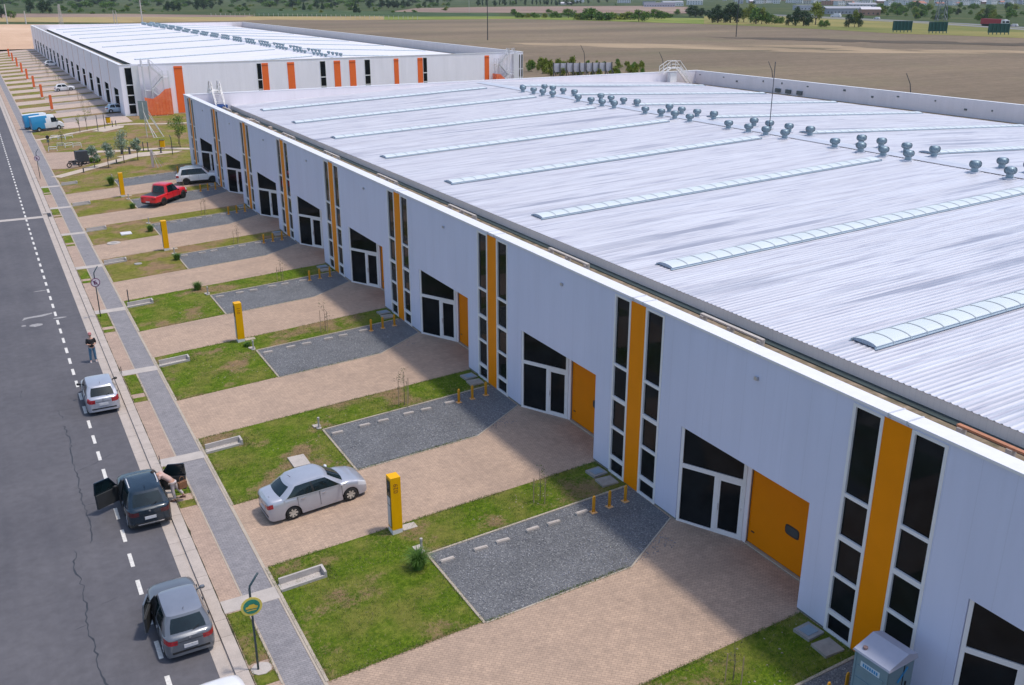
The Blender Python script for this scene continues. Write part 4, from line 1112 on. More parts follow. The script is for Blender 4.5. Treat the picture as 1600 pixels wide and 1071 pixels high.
        for sc,dz in ((.90,.022),(.70,.035),(.35,.045)):
            rings.append([(cx_+(p[0]-cx_)*sc,p[1]*sc,zt_(cx_+(p[0]-cx_)*sc,0)+dz) for p in R0])
        rf=MB()
        for a,b in zip(rings[:-1],rings[1:]):
            for i in range(n):
                j=(i+1)%n; rf.face([a[i],a[j],b[j],b[i]])
        rf.face(list(rings[-1]))
        me=shell.build('cabin_frame',[P,TR,TRIMK],root,smooth=False)
        rf.build('roof_panel',S['roofmat'] or P,root,smooth=False)
        for m_,nm in ((ws_,'windscreen'),(rw,'rear_window')):
            if m_.f: m_.build(nm,CARGL,root)
        for key in sorted(sw): sw[key].build('side_window',CARGL,root)
        bpy_smooth(root,('cabin_frame','roof_panel','windscreen','rear_window','side_window'))
        if S['rails']:
            for s in (-1,1):
                m_=MB(); x0,x1=g['xrt']+.45,g['xft']-.35; m_.tube([(x0,s*.55,g['zt']),(x0+.1,s*.56,g['zt']+.06),(x1-.1,s*.56,g['zt']+.06),(x1,s*.55,g['zt'])],.022,6); m_.build('roof_rail',S.get('railmat',M('rail_silver',(.62,.62,.64),.4)),root)
        m_=MB(); m_.tube([(g['xrt']+.25,0,g['zt']+.02),(g['xrt']+.12,0,g['zt']+.16)],[.012,.005],5); m_.build('antenna',BLACK,root)
    # mirrors
    mx=g['xf']-.42 if g else .9; mz=lerp(sh,mx)+.07
    for s in (-1,1):
        m_=MB(); m_.mat(0); hw=W/2
        c=Vector((mx,s*(hw+.10),mz))
        prof=[(-.055,.6),(-.03,1),(.03,1),(.07,.55)]
        rings=[]
        for dx,sc in prof: rings.append([(c.x+dx,c.y+sc*.10*math.cos(2*math.pi*q/10),c.z+sc*.065*math.sin(2*math.pi*q/10)) for q in range(10)])
        for a,b in zip(rings[:-1],rings[1:]):
            for q in range(10): m_.face([a[q],a[(q+1)%10],b[(q+1)%10],b[q]])
        m_.face(rings[0][::-1]); m_.face(rings[-1]); m_.bar((mx,s*(hw-.05),mz-.03),(mx,s*(hw+.06),mz-.02),.04)
        m_.build('mirror',S.get('mirror',P),root,smooth=True,angle=60)
    # plate, handles, badge, bumper trim
    m_=MB(); zp=S.get('zplate',.62); m_.box(xr-.022,-.22,zp-.06,xr+.03,.22,zp+.06); m_.build('number_plate',PLATE,root)
    m_=MB(); m_.box(xf-.03,-.35,.30,xf+.012,.35,.50); m_.build('grille',TRIMK,root)
    if not S.get('nohandles'):
        for s in (-1,1):
            for xh in S.get('handles',(.15,-.75)):
                m_=MB(); zh=lerp(sh,xh)-.12; m_.box(xh-.08,s*(W/2-.005),zh-.015,xh+.08,s*(W/2+.022),zh+.015); m_.build('door_handle',S.get('handlemat',P),root)
                m_=MB()
        for s in (-1,1):
            m_=MB()
            for xh in S.get('seams',(.98,.02,-.92)): m_.box(xh-.005,s*(W/2-.03),.32,xh+.005,s*(W/2+.0035),lerp(sh,xh)-.02)
            m_.build('door_seam',TRIMK,root)
    if S.get('rearbar'):
        m_=MB(); m_.box(xr-.015,-.5,.33,xr+.03,.5,.37); m_.build('bumper_trim',CHROME,root)
    m_=MB(); m_.lathe([(.04,0),(.04,.008),(.001,.008)],12); b_=m_.build('badge',CHROME,root); b_.location=(xr-.004,0,S.get('zbadge',.84)); b_.rotation_euler=(0,R(-90),0)
    if S['kind']=='hatch' and not S.get('toptrim'):
        zt_=lerp(sh,xr)-.02
        m_=MB(); m_.box(xr-.006,-W*.30,S['zplate_seam'] if 'zplate_seam' in S else .74,xr+.02,W*.30,.752); m_.box(xr-.004,-W*.36,.34,xr+.02,W*.36,.41); m_.build('tailgate_seam',TRIMK,root)
        if g:
            m_=MB(); m_.bar((xr+.07,.02,zt_+.03),(xr+.22,-.34,zt_+.17),.02); m_.build('rear_wiper',BLACK,root)
    return root
def bpy_smooth(root,names):
    for o in CH.get(root.name,[]):
        if o.name.split('.')[0] in names:
            me=o.data
            import bmesh
            b=bmesh.new(); b.from_mesh(me); bmesh.ops.remove_doubles(b,verts=b.verts,dist=.0005); b.to_mesh(me); b.free()
            me.polygons.foreach_set('use_smooth',[True]*len(me.polygons)); me.set_sharp_from_angle(angle=R(35))
def open_door(root,side,x0,zs,H,paint,ang,length=1.02,W=1.73):
    """front door hinged at its front edge, swung open; side -1 right, +1 left"""
    y=side*W/2
    d=empty('door',(x0,y,0)); d.parent=root; remember(d,root); d.rotation_euler=(0,0,-side*R(180-ang) if False else 0)
    # door runs from the hinge backwards when closed (-x); rotate outwards
    d.rotation_euler=(0,0,-side*R(ang))
    m=MB(); m.mat(0)
    lo=[(0,.28),(-length,.28),(-length-.02,zs),(0,zs)]
    def plate(poly,ya,yb,mi):
        m.mat(mi)
        a=[(x,ya,z) for x,z in poly]; b=[(x,yb,z) for x,z in poly]
        if ya>yb: a,b=b,a
        m.face(a); m.face(list(reversed(b)))
        for i in range(len(poly)):
            j=(i+1)%len(poly); m.face([b[i],b[j],a[j],a[i]])
    plate(lo,side*.0,-side*.03,0); plate([(x*.97-.015,z*.96+.02) for x,z in lo],-side*.031,-side*.10,1)
    m.build('door_skin',[paint,M('door_inner',(.03,.032,.035),.6)],d)
    f=MB(); fr=[(-.03,zs),(-.40,H-.10),(-length+.0,H-.08),(-length-.02,zs)]
    ins=-side*.06
    pts=[(fr[0][0],-side*.02,fr[0][1]),(fr[1][0],-side*.02+ins,fr[1][1]),(fr[2][0],-side*.02+ins,fr[2][1]),(fr[3][0],-side*.02,fr[3][1])]
    for a,b in zip(pts[:-1],pts[1:]): f.bar(a,b,.05,.05,up=(0,1,0))
    f.build('window_frame',paint,d)
    g_=MB(); g_.face(pts); g_.build('door_glass',CARGL,d)
    # dark doorway painted on the body side as shade of the open cabin
    o=MB(); 
    o.face([(x0-.02,y+side*.006,.30),(x0-length,y+side*.006,.30),(x0-length,y+side*.006,zs-.01),(x0-.02,y+side*.006,zs-.01)][::side])
    o.face([(x0-.06,y-side*.01,zs-.01),(x0-length,y-side*.01,zs-.01),(x0-length+.02,y-side*.155,H-.12),(x0-.52,y-side*.155,H-.12)][::side])
    o.build('doorway_shade',M('painted_cabin_shade',(.012,.012,.013),.8),root)
    return d
hatch_top=lambda L,zf=.70,zc=.92,zr=.98:[(-L/2,zr-.02),(-L/2+.15,zr),(-L*.2,zc+.02),(L*.16,zc),(L*.30,zc-.02),(L*.42,(zc+zf)/2+.03),(L/2-.05,zf),(L/2,zf-.05)]
hatch_sh=lambda L,zf=.60,zc=.86,zr=.93:[(-L/2,zr-.02),(-L*.2,zc+.01),(L*.16,zc),(L*.35,zc-.07),(L/2,zf)]
silver=carpaint('paint_silver',(.42,.44,.50)); greyp=carpaint('paint_grey',(.15,.165,.19)); navy=carpaint('paint_navy',(.010,.024,.040),.25,.2)
redp=carpaint('paint_red',(.62,.012,.02),.3,.0); whitep=carpaint('paint_white',(.74,.74,.76),.3,0); bluep=carpaint('paint_van_blue',(.015,.24,.48),.35,0)
# 1 grey hatchback, nearest
L=3.92
c1=car(dict(L=L,W=1.66,H=1.47,wb=2.47,fo=.78,r=.30,paint=greyp,top=hatch_top(L),shoulder=hatch_sh(L),tail=(.6,.9),
   gh=dict(xf=.98,xr=-1.86,xft=.22,xrt=-1.42,zt=1.44,xc=-.5),zplate=.55,mirror=greyp,tl_len=.26,roofmat=carpaint('paint_grey_light',(.24,.26,.31))))
open_door(c1,1,.72,.86,1.47,greyp,20,1.05,1.66)
c1.location=(3.16,29.50,-.05); c1.rotation_euler=(0,0,R(90.5)); tag(c1,'grey hatchback at the kerb nearest the camera with its driver door ajar','car')
# 2 dark blue crossover
L=4.05
c2=car(dict(L=L,W=1.74,H=1.60,wb=2.59,fo=.80,r=.325,gc=.21,paint=navy,trim=TRIMK,top=hatch_top(L,.80,1.0,1.05),shoulder=hatch_sh(L,.70,.94,1.0),
   gh=dict(xf=.92,xr=-1.92,xft=.25,xrt=-1.42,zt=1.54,xc=-.5),rails=True,zplate=.60,rearbar=True,tl_len=.2,zbadge=.90,mirror=TRIMK,tailmat=M('tail_dark',(.07,.01,.015),.2,coat=.5)))
open_door(c2,1,.74,.94,1.58,navy,62,1.05,1.74); open_door(c2,-1,.74,.94,1.58,navy,68,1.05,1.74)
c2.location=(3.36,38.50,-.05); c2.rotation_euler=(0,0,R(90)); tag(c2,'dark blue crossover car with both front doors wide open at the kerb','car')
# 3 silver hatchback
L=3.90
c3=car(dict(L=L,W=1.64,H=1.46,wb=2.46,fo=.78,r=.29,paint=silver,top=hatch_top(L,.70,.93,1.0),shoulder=hatch_sh(L),
   gh=dict(xf=1.05,xr=-1.88,xft=.30,xrt=-1.35,zt=1.43,xc=-.5,ht=.59),zplate=.60,mirror=TRIMK,tl_band=(3,4),tl_len=.24))
c3.location=(3.14,51.35,-.05); c3.rotation_euler=(0,0,R(90)); tag(c3,'small silver hatchback parked at the kerb in front of the standing person','car')
# 4 white car cut by the lower edge
L=3.95
c4=car(dict(L=L,W=1.70,H=1.48,wb=2.5,fo=.80,r=.30,paint=whitep,top=hatch_top(L,.78,.98,1.0),shoulder=hatch_sh(L,.66,.88,.93),
   gh=dict(xf=1.15,xr=-1.88,xft=.35,xrt=-1.40,zt=1.45,xc=-.5),mirror=whitep))
c4.location=(3.38,23.25,-.05); c4.rotation_euler=(0,0,R(90)); tag(c4,'white car at the kerb cut off by the bottom edge of the photo','car')
# 5 silver sedan
L=4.32
sed=dict(L=L,W=1.70,H=1.50,wb=2.51,fo=.82,r=.305,paint=silver,rim=M('rim_beige',(.52,.49,.43),.4,metal=.25),
   top=[(-L/2,1.02),(-L/2+.15,1.09),(-1.5,1.10),(.6,1.01),(1.3,.98),(1.75,.88),(2.0,.76),(L/2,.66)],
   shoulder=[(-L/2,.95),(-1.5,1.01),(0,.96),(1.2,.92),(1.7,.81),(L/2,.60)],
   gh=dict(xf=1.36,xr=-1.86,xft=.50,xrt=-1.12,zt=1.50,xc=-.25,hb=.815,ht=.63,br=.20,bf=.24,bft=.14,brt=.12,arc=.13),pillars=(.0,.03,.47,.50,.93,1.0),darkpillar=True,tl_band=(3,),tl_len=.26,zplate=.55,handles=(.20,-.70),handlemat=CHROME,mirror=carpaint('paint_silver_bright',(.75,.76,.80)))
c5=car(sed); c5.location=(9.70,35.02,gz(9.7)+.0); c5.rotation_euler=(0,-R(3.07)*1,R(2.5)); 
c5.rotation_euler=(0,-R(3.07),R(2.5)); tag(c5,'silver four-door sedan parked across the paved driveway','car')
# 6 red pickup
L=5.35
c6=car(dict(name='pickup_truck',L=L,W=1.95,H=1.86,wb=3.22,fo=.90,r=.40,tw=.27,gc=.36,paint=redp,trim=TRIMK,rim=BLACK,
   top=[(-L/2,1.16),(-.7,1.18),(.6,1.14),(1.35,1.16),(2.1,1.14),(2.5,1.02),(L/2,.95)],shoulder=[(-L/2,1.08),(0,1.08),(1.3,1.06),(2.1,1.02),(L/2,.85)],
   gh=dict(xf=1.30,xr=-.95,xft=.55,xrt=-.72,zt=1.90,xc=0,hb=.92,ht=.76),pillars=(.0,.04,.48,.52,.92,1.0),toptrim=(-2.5,-.82),tl_len=.12,zplate=.60,handles=(.45,-.45),seams=(1.1,.1,-.75),mirror=TRIMK,zbadge=1.0))
c6.location=(15.05,100.35,gz(15)+.02); c6.rotation_euler=(0,-R(2.2),R(44)); tag(c6,'red double-cab pickup with black bed cover standing on the gravel','pickup truck')
# 7 white and dark-roofed suv in front of the far entrance
L=4.75
c7=car(dict(L=L,W=1.86,H=1.82,wb=2.75,fo=.95,r=.37,tw=.25,gc=.25,paint=whitep,trim=TRIMK,rim=BLACK,roofmat=M('roof_teal_grey',(.25,.30,.33),.3),
   top=[(-L/2,1.12),(-1.3,1.12),(.7,1.10),(1.4,1.10),(2.1,1.0),(L/2,.86)],shoulder=[(-L/2,1.05),(0,1.03),(1.3,1.02),(2.0,.95),(L/2,.78)],
   gh=dict(xf=1.25,xr=-2.25,xft=.55,xrt=-1.85,zt=1.78,xc=-.6,hb=.87,ht=.70),pillars=(.0,.04,.36,.39,.66,.69,.93,1.0),darkpillar=True,rails=True,tl_len=.3,tl_band=(3,4),mirror=TRIMK))
c7.location=(20.05,107.9,gz(20)); c7.rotation_euler=(0,-R(3),R(-14)); tag(c7,'white sport utility car with dark windows parked before the farthest entrance','car')
# 8 far white hatchback, silver and white cars by the far warehouse
far=car(dict(L=4.0,W=1.7,H=1.5,wb=2.5,fo=.8,r=.31,paint=whitep,top=hatch_top(4.0),shoulder=hatch_sh(4.0),gh=dict(xf=.98,xr=-1.9,xft=.22,xrt=-1.42,zt=1.46,xc=-.5)))
far.location=(16.9,229.2,gz(16.9)); far.rotation_euler=(0,-R(3),R(-4)); tag(far,'white hatchback alone on the forecourt of the far warehouse','car')
c9=copy_tree(far); c9.location=(21.2,180.6,.845); c9.rotation_euler=(0,0,R(2))
for ch in CH[c9.name]:
    if ch.name.split('.')[0] in ('body','roof_panel','cabin_frame'):
        ch.data=ch.data.copy()
        for i,mm in enumerate(ch.data.materials):
            if mm==whitep: ch.data.materials[i]=carpaint('paint_ice',(.45,.55,.64))
tag(c9,'pale blue-silver car in the shade at the near corner of the far warehouse','car')
c10=copy_tree(far); c10.location=(20.2,306,.8); c10.rotation_euler=(0,0,R(0)); tag(c10,'white car tucked in the shade far along the second warehouse','car')
# vans
def van():
    L,W,H=5.6,1.95,2.55; r=.34; root=empty('van'); xf=L/2; xr=-L/2
    xw1=xf-.95; xw2=xw1-3.5; ra=r+.06
    prof=[(xr,2.42),(xr+.06,2.5),(-1.0,2.55),(1.0,2.52),(1.35,2.42),(2.05,1.45),(2.15,1.32),(2.6,1.12),(xf-.05,.95),(xf,.80)]
    xs=sorted(set([round(v,3) for v in [xr,xr+.03,xr+.1,xr+.3]+[xw+ra*math.cos(math.pi*i/10) for xw in (xw1,xw2) for i in range(11)]+[-1.4+.3*i for i in range(10)]+[1.35,1.5,1.65,1.8,1.95,2.05,2.15,2.4,2.6,xf-.12,xf-.04,xf]]))
    body=MB(); ws=MB(); sw=[MB(),MB()]; GR=[]
    for x in xs:
        e=min(xf-x,x-xr); k=lerp([(0,.86),(.03,.93),(.1,.97),(.3,1)],e); hw=W/2*k; zt=lerp(prof,x); zb=.28
        for xw in (xw1,xw2):
            if abs(x-xw)<ra: zb=max(zb,r+math.sqrt(max(0,ra*ra-(x-xw)**2)))
        zw=min(1.32,zt-.12); zu=max(zw+.02,min(2.1,zt-.10)); z1=min(max(zb+.02,.44),zw-.03)
        z1=max(z1,zb+.01); zw=max(zw,z1+.02); zu=max(zu,zw+.02); 
        q=[(hw*.97,zb),(hw,z1),(hw*.99,zw),(hw*.92 if zt>1.6 else hw*.95,zu),(hw*.80,max(zt-.02,zu+.01)),(hw*.4,max(zt,zu+.02)),(0,max(zt,zu+.02)+.01)]
        GR.append([(x,y,z) for y,z in q])
    nr=7; k=13; V=[]
    for g in GR: V+=[(x,-y,z) for x,y,z in g]+[(x,y,z) for x,y,z in reversed(g[:-1])]
    body.v=V
    for i in range(len(xs)-1):
        xm=(xs[i]+xs[i+1])/2
        for j in range(k-1):
            jj=min(j,k-2-j); f=(i*k+j,(i+1)*k+j,(i+1)*k+j+1,i*k+j+1)
            if 1.38<xm<2.05 and jj>=3: ws.face([V[q] for q in f]); continue
            if .7<xm<1.75 and jj==2: sw[0 if j<6 else 1].face([V[q] for q in f]); continue
            body.f.append(f); body.m.append(2 if jj==0 else (1 if (jj<4 and xm+(2-jj)*.35<-.25) else 0))
    for i,rev in ((0,False),(len(xs)-1,True)):
        for j in range(nr-1):
            a=i*k+j; b=i*k+k-1-j; f=(a,a+1,b-1,b) if not rev else (b,b-1,a+1,a); body.f.append(f); body.m.append((1 if 1<=j<4 else 2 if j==0 else 0) if not rev else 0)
    body.build('body',[whitep,bluep,TRIMK],root,smooth=True,angle=35); ws.build('windscreen',CARGL,root)
    for s in sw: s.build('side_window',CARGL,root)
    wt,wk=wheel_mesh(r,.22,20); w0=None
    for xw in (xw1,xw2):
        for s in (-1,1):
            if w0 is None: w0=wt.build('wheel',RUBBER,root,smooth=True,angle=50); rim=wk.build('rim',[RIM,BLACK],w0); w_=w0
            else:
                w_=w0.copy(); SC.collection.objects.link(w_); w_.parent=root; remember(w_,root); q=rim.copy(); SC.collection.objects.link(q); q.parent=w_; remember(q,w_)
            w_.location=(xw,s*(W/2-.13),r)
    m_=MB(); m_.box(xr+.2,-W/2+.25,.25,xf-.2,W/2-.25,.9); m_.build('floor_pan',BLACK,root)
    for s in (-1,1):
        m_=MB(); m_.box(xr-.01,s*.80-.06,1.0,xr+.04,s*.80+.06,1.55); m_.build('tail_light',TAIL,root)
        m_=MB(); m_.box(1.75,s*(W/2+.02),1.35,1.85,s*(W/2+.22),1.65); m_.build('mirror',TRIMK,root)
    return root
v1=van(); v1.location=(9.0,167.0,gz(9.0)); v1.scale=(.82,.92,.92); v1.rotation_euler=(0,-R(3),R(6)); tag(v1,'nearer of two blue and white delivery vans by the far driveway','van','blue and white vans')
v2=copy_tree(v1); v2.location=(8.2,170.6,gz(8.2)); v2.rotation_euler=(0,-R(3),R(4)); tag(v2,'blue and white delivery van standing behind its twin','van','blue and white vans')

# ------------------------------------------------------------------ people
SKIN=M('skin',(.52,.30,.22),.55,var=.06)
def skinmesh(name,nodes,edges,mat,parent,sub=2,root_i=0):
    """nodes: list of (x,y,z,r)"""
    me=bpy.data.meshes.new(name); me.from_pydata([n[:3] for n in nodes],edges,[]); o=bpy.data.objects.new(name,me); link(o,parent)
    me.materials.append(mat)
    md=o.modifiers.new('s','SKIN'); md.use_smooth_shade=True; md.use_x_symmetry=False
    for i,n in enumerate(nodes):
        r=n[3] if isinstance(n[3],(tuple,list)) else (n[3],n[3]); me.skin_vertices[0].data[i].radius=r; me.skin_vertices[0].data[i].use_root=(i==root_i)
    s=o.modifiers.new('u','SUBSURF'); s.levels=sub; s.render_levels=sub
    dg=bpy.context.evaluated_depsgraph_get(); m2=bpy.data.meshes.new_from_object(o.evaluated_get(dg))
    bpy.data.objects.remove(o); m2.materials.clear(); m2.materials.append(mat)
    o=bpy.data.objects.new(name,m2); link(o,parent); remember(o,parent); m2.polygons.foreach_set('use_smooth',[True]*len(m2.polygons)); return o
def figure(P,mats,root,seg_r):
    pass
def hand_nodes(wrist,dirv,palmn,N_,E_,iw,curl=.5,side=1):
    """append palm, four fingers and a thumb to node and edge lists"""
    d=Vector(dirv).normalized(); n=Vector(palmn).normalized(); s=d.cross(n).normalized()*side
    w=Vector(wrist); pc=w+d*.05; N_.append((*pc,.022)); ip=len(N_)-1; E_.append((iw,ip))
    for i,(o,l) in enumerate(((-.027,.06),(-.009,.072),(.009,.068),(.027,.052))):
        b=w+d*.085+s*o; N_.append((*b,.011)); a=len(N_)-1; E_.append((ip,a))
        dd=(d*(1-curl)+n*curl).normalized(); m=b+dd*l*.5; N_.append((*m,.009)); E_.append((a,a+1))
        dd=(d*(1-curl*1.8)+n*curl*1.5).normalized(); t=m+dd*l*.5; N_.append((*t,.0075)); E_.append((a+1,a+2))
    b=w+d*.03-s*.03; N_.append((*b,.012)); a=len(N_)-1; E_.append((ip,a)); t=b+(d*.7-s*.7+n*.4).normalized()*.05; N_.append((*t,.009)); E_.append((a,a+1))
def head(root,c,fwd,skin,hair=None,hat=None,r=.105):
    """egg shaped head with nose, ears, eyes and mouth; c centre, fwd facing direction"""
    f=Vector(fwd).normalized(); up=Vector((0,0,1)); s=f.cross(up).normalized(); up=s.cross(f).normalized()
    T_=Matrix.Translation(Vector(c))@Matrix(((s.x,f.x,up.x,0),(s.y,f.y,up.y,0),(s.z,f.z,up.z,0),(0,0,0,1)))
    m=MB(); m.T=T_; n=18; prof=[(-.125,.02,.02),(-.115,.045,.03),(-.09,.06,.02),(-.05,.070,.008),(0,.077,0),(.04,.077,-.004),(.08,.064,-.006),(.105,.042,-.008),(.118,.015,-.008)]
    rings=[]
    for z,rr,dy in prof: rings.append(m.vs([(rr*math.cos(2*math.pi*k/n),dy+rr*1.2*math.sin(2*math.pi*k/n),z) for k in range(n)]))
    for a,b in zip(rings[:-1],rings[1:]):
        for k in range(n): m.f.append((a+k,a+(k+1)%n,b+(k+1)%n,b+k)); m.m.append(0)
    m.f.append(tuple(rings[-1]+k for k in range(n))); m.m.append(0); m.f.append(tuple(rings[0]+k for k in range(n))[::-1]); m.m.append(0)
    m.bar((0,.088,.012),(0,.112,-.022),.022,.02)          # nose
    for q in (-1,1):
        m.bar((q*.076,-.01,.02),(q*.084,-.012,-.03),.012,.04)   # ears
    m.build('head',skin,root,smooth=True,angle=60)
    m=MB(); m.T=T_
    for q in (-1,1): m.box(q*.03-.012,.083,.004,q*.03+.012,.092,.014); m.box(q*.032-.016,.084,.024,q*.032+.016,.094,.030)
    m.box(-.022,.088,-.058,.022,.098,-.05); m.build('face_features',M('feature_dark',(.10,.05,.04),.6),root)
    if hair:
        m=MB(); m.T=T_; L_=hair[1]
        rings=[]
        pr=[(.02,.086,-.012,1),(.06,.084,-.012,1),(.09,.070,-.012,1),(.115,.045,-.012,1),(.127,.012,-.012,1)]
        for z,rr,dy,_ in pr: rings.append(m.vs([(rr*math.cos(2*math.pi*k/n),dy+rr*1.2*math.sin(2*math.pi*k/n),z if math.sin(2*math.pi*k/n)<.6 else max(z,.055)) for k in range(n)]))
        for a,b in zip(rings[:-1],rings[1:]):
            for k in range(n): m.f.append((a+k,a+(k+1)%n,b+(k+1)%n,b+k)); m.m.append(0)
        m.f.append(tuple(rings[-1]+k for k in range(n))); m.m.append(0)
        if L_>0:
            for k in range(9): x=-.07+.0175*k; m.tube([(x,-.085,.04),(x*1.15,-.115,-.06),(x*1.2,-.11,-.06-L_)],[.02,.024,.012],6)
        m.build('hair',hair[0],root,smooth=True)
# standing person in the road: black t-shirt, blue jeans, hands together at the chest, facing the camera
pp=empty('person',(3.50,57.74,-.05),R(180+4))
N_=[(0,0,.95,(.15,.11)),(0,0,1.12,(.145,.11)),(0,.01,1.30,(.165,.115)),(0,0,1.42,(.12,.09)),(0,.01,1.52,(.055,.055)),(0,.015,1.58,.05),
 (-.19,0,1.40,.065),(-.25,.02,1.14,.046),(-.11,.24,1.13,.036),(.19,0,1.40,.065),(.25,.02,1.14,.046),(.11,.24,1.14,.036),
 (-.10,0,.88,.095),(-.12,.02,.50,.062),(-.13,-.01,.10,.045),(-.14,.10,.035,.04),(-.14,.17,.03,.03),(.10,0,.88,.095),(.13,.02,.50,.062),(.15,-.01,.10,.045),(.17,.10,.035,.04),(.18,.17,.03,.03)]
E_=[(0,1),(1,2),(2,3),(3,4),(4,5),(3,6),(6,7),(7,8),(3,9),(9,10),(10,11),(0,12),(12,13),(13,14),(14,15),(15,16),(0,17),(17,18),(18,19),(19,20),(20,21)]
hand_nodes((-.11,.24,1.13),(.6,.5,.25),(0,-.3,1),N_,E_,8,.45,1); hand_nodes((.11,.24,1.14),(-.6,.5,.25),(0,-.3,1),N_,E_,11,.45,-1)
skinmesh('body',N_,E_,SKIN,pp)
SH=M('tshirt_black',(.012,.013,.016),.8); JE=M('jeans_blue',(.07,.16,.25),.85,var=.25,scale=14)
skinmesh('tshirt',[(0,0,.88,(.18,.14)),(0,0,1.12,(.185,.15)),(0,.01,1.30,(.20,.145)),(0,0,1.43,(.135,.10)),(-.19,0,1.41,.085),(-.25,.03,1.16,.07),(.19,0,1.41,.085),(.25,.03,1.16,.07)],[(0,1),(1,2),(2,3),(3,4),(4,5),(3,6),(6,7)],SH,pp)
skinmesh('jeans',[(0,0,.97,(.16,.12)),(-.10,0,.86,.105),(-.12,.02,.50,.078),(-.13,-.01,.09,.066),(.10,0,.86,.105),(.13,.02,.50,.078),(.15,-.01,.09,.066)],[(0,1),(1,2),(2,3),(0,4),(4,5),(5,6)],JE,pp)
for x,a in ((-.135,.04),(.165,-.06)):
    m=MB(); m.T=Matrix.Translation((x,.07,0))@Matrix.Rotation(a,4,'Z')
    m.prism([(-.045,-.12),(.045,-.12),(.052,.06),(.03,.15),(-.03,.15),(-.052,.06)],0,.05); m.prism([(-.04,-.115),(.04,-.115),(.042,.03),(-.042,.03)],.0501,.10); m.build('shoe',M('shoe_grey',(.45,.44,.46),.7),pp)
m=MB(); m.T=Matrix.Translation((0,.33,1.20))@Matrix.Rotation(-.5,4,'X'); m.box(-.04,-.01,-.08,.04,.005,.08); m.build('phone',BLACK,pp)
head(pp,(0,.035,1.69),(0,1,-.45),SKIN,hat=None)
m=MB(); m.lathe([(.096,0),(.098,.04),(.085,.08),(.05,.105),(.001,.112)],16,(0,.02,1.735)); m.box(-.07,.08,1.735,.07,.18,1.75); m.build('cap',M('cap_pink',(.45,.17,.18),.8),pp,smooth=True,angle=60)
tag(pp,'person in black t-shirt and blue jeans standing in the street looking at a phone','person')
# person leaning into the open right door of the dark blue car
p2=empty('person',(4.56,38.35,.05),R(78))
N_=[(0,0,.93,(.16,.12)),(.0,.14,1.08,(.145,.11)),(0,.32,1.22,(.15,.105)),(0,.46,1.30,(.12,.085)),(0,.55,1.33,(.055,.05)),(0,.60,1.35,.05),
 (-.18,.44,1.28,.06),(-.27,.52,1.05,.045),(-.22,.72,.98,.035),(.18,.42,1.30,.06),(.27,.60,1.12,.045),(.20,.82,1.06,.035),
 (-.10,-.02,.86,.10),(-.11,.0,.48,.064),(-.11,-.06,.10,.045),(-.11,.06,.035,.038),(.10,-.06,.86,.10),(.13,-.18,.50,.062),(.16,-.40,.14,.045),(.17,-.34,.05,.038)]
E_=[(0,1),(1,2),(2,3),(3,4),(4,5),(3,6),(6,7),(7,8),(3,9),(9,10),(10,11),(0,12),(12,13),(13,14),(14,15),(0,16),(16,17),(17,18),(18,19)]
hand_nodes((-.22,.72,.98),(0,1,-.1),(0,0,-1),N_,E_,8,.4,1); hand_nodes((.20,.82,1.06),(0,1,-.1),(0,0,-1),N_,E_,11,.4,-1)
skinmesh('body',N_,E_,SKIN,p2)
BE=M('blouse_rose_beige',(.52,.36,.32),.85,var=.12,scale=6); PW=M('trousers_white',(.56,.50,.50),.8)
skinmesh('blouse',[(0,-.03,.90,(.175,.135)),(.0,.14,1.08,(.165,.13)),(0,.32,1.22,(.17,.125)),(0,.46,1.31,(.13,.095)),(-.18,.44,1.29,.075),(-.25,.50,1.12,.06),(.18,.42,1.31,.075),(.245,.54,1.18,.06)],[(0,1),(1,2),(2,3),(3,4),(4,5),(3,6),(6,7)],BE,p2)
skinmesh('trousers',[(0,-.01,.95,(.17,.13)),(-.10,-.02,.84,.11),(-.11,0,.48,.078),(-.11,-.06,.12,.06),(.10,-.06,.84,.11),(.13,-.18,.50,.076),(.16,-.38,.17,.06)],[(0,1),(1,2),(2,3),(0,4),(4,5),(5,6)],PW,p2)
for x,y,z in ((-.11,.02,0),(.165,-.36,.0)):
    m=MB(); m.T=Matrix.Translation((x,y,z)); m.prism([(-.04,-.11),(.04,-.11),(.045,.06),(.025,.13),(-.025,.13),(-.045,.06)],0,.06); m.build('shoe',M('shoe_brown',(.10,.05,.035),.7),p2)
head(p2,(0,.70,1.40),(0,1,-.15),SKIN,hair=(M('hair_dark',(.025,.018,.014),.6),.16))
tag(p2,'person in rose blouse and white trousers leaning into the open door of the blue car','person')
hb=empty('handbag',(4.93,38.05,.70),R(20)); m=MB()
for z,s in ((0,.8),(.05,1),(.22,.95),(.30,.7)): pass
m.prism([(-.18,-.08),(.18,-.08),(.20,0),(.18,.08),(-.18,.08),(-.20,0)],0,.30); m.build('bag',M('leather_brown',(.20,.09,.04),.6,var=.3,scale=9),hb)
m=MB(); m.tube([(-.12,0,.30),(-.09,0,.48),(0,0,.55),(.09,0,.48),(.12,0,.30)],.014,6); m.build('strap',M('leather_brown',(.2,.09,.04)),hb,smooth=True)
tag(hb,'brown leather handbag hanging at the hip of the leaning person','handbag')
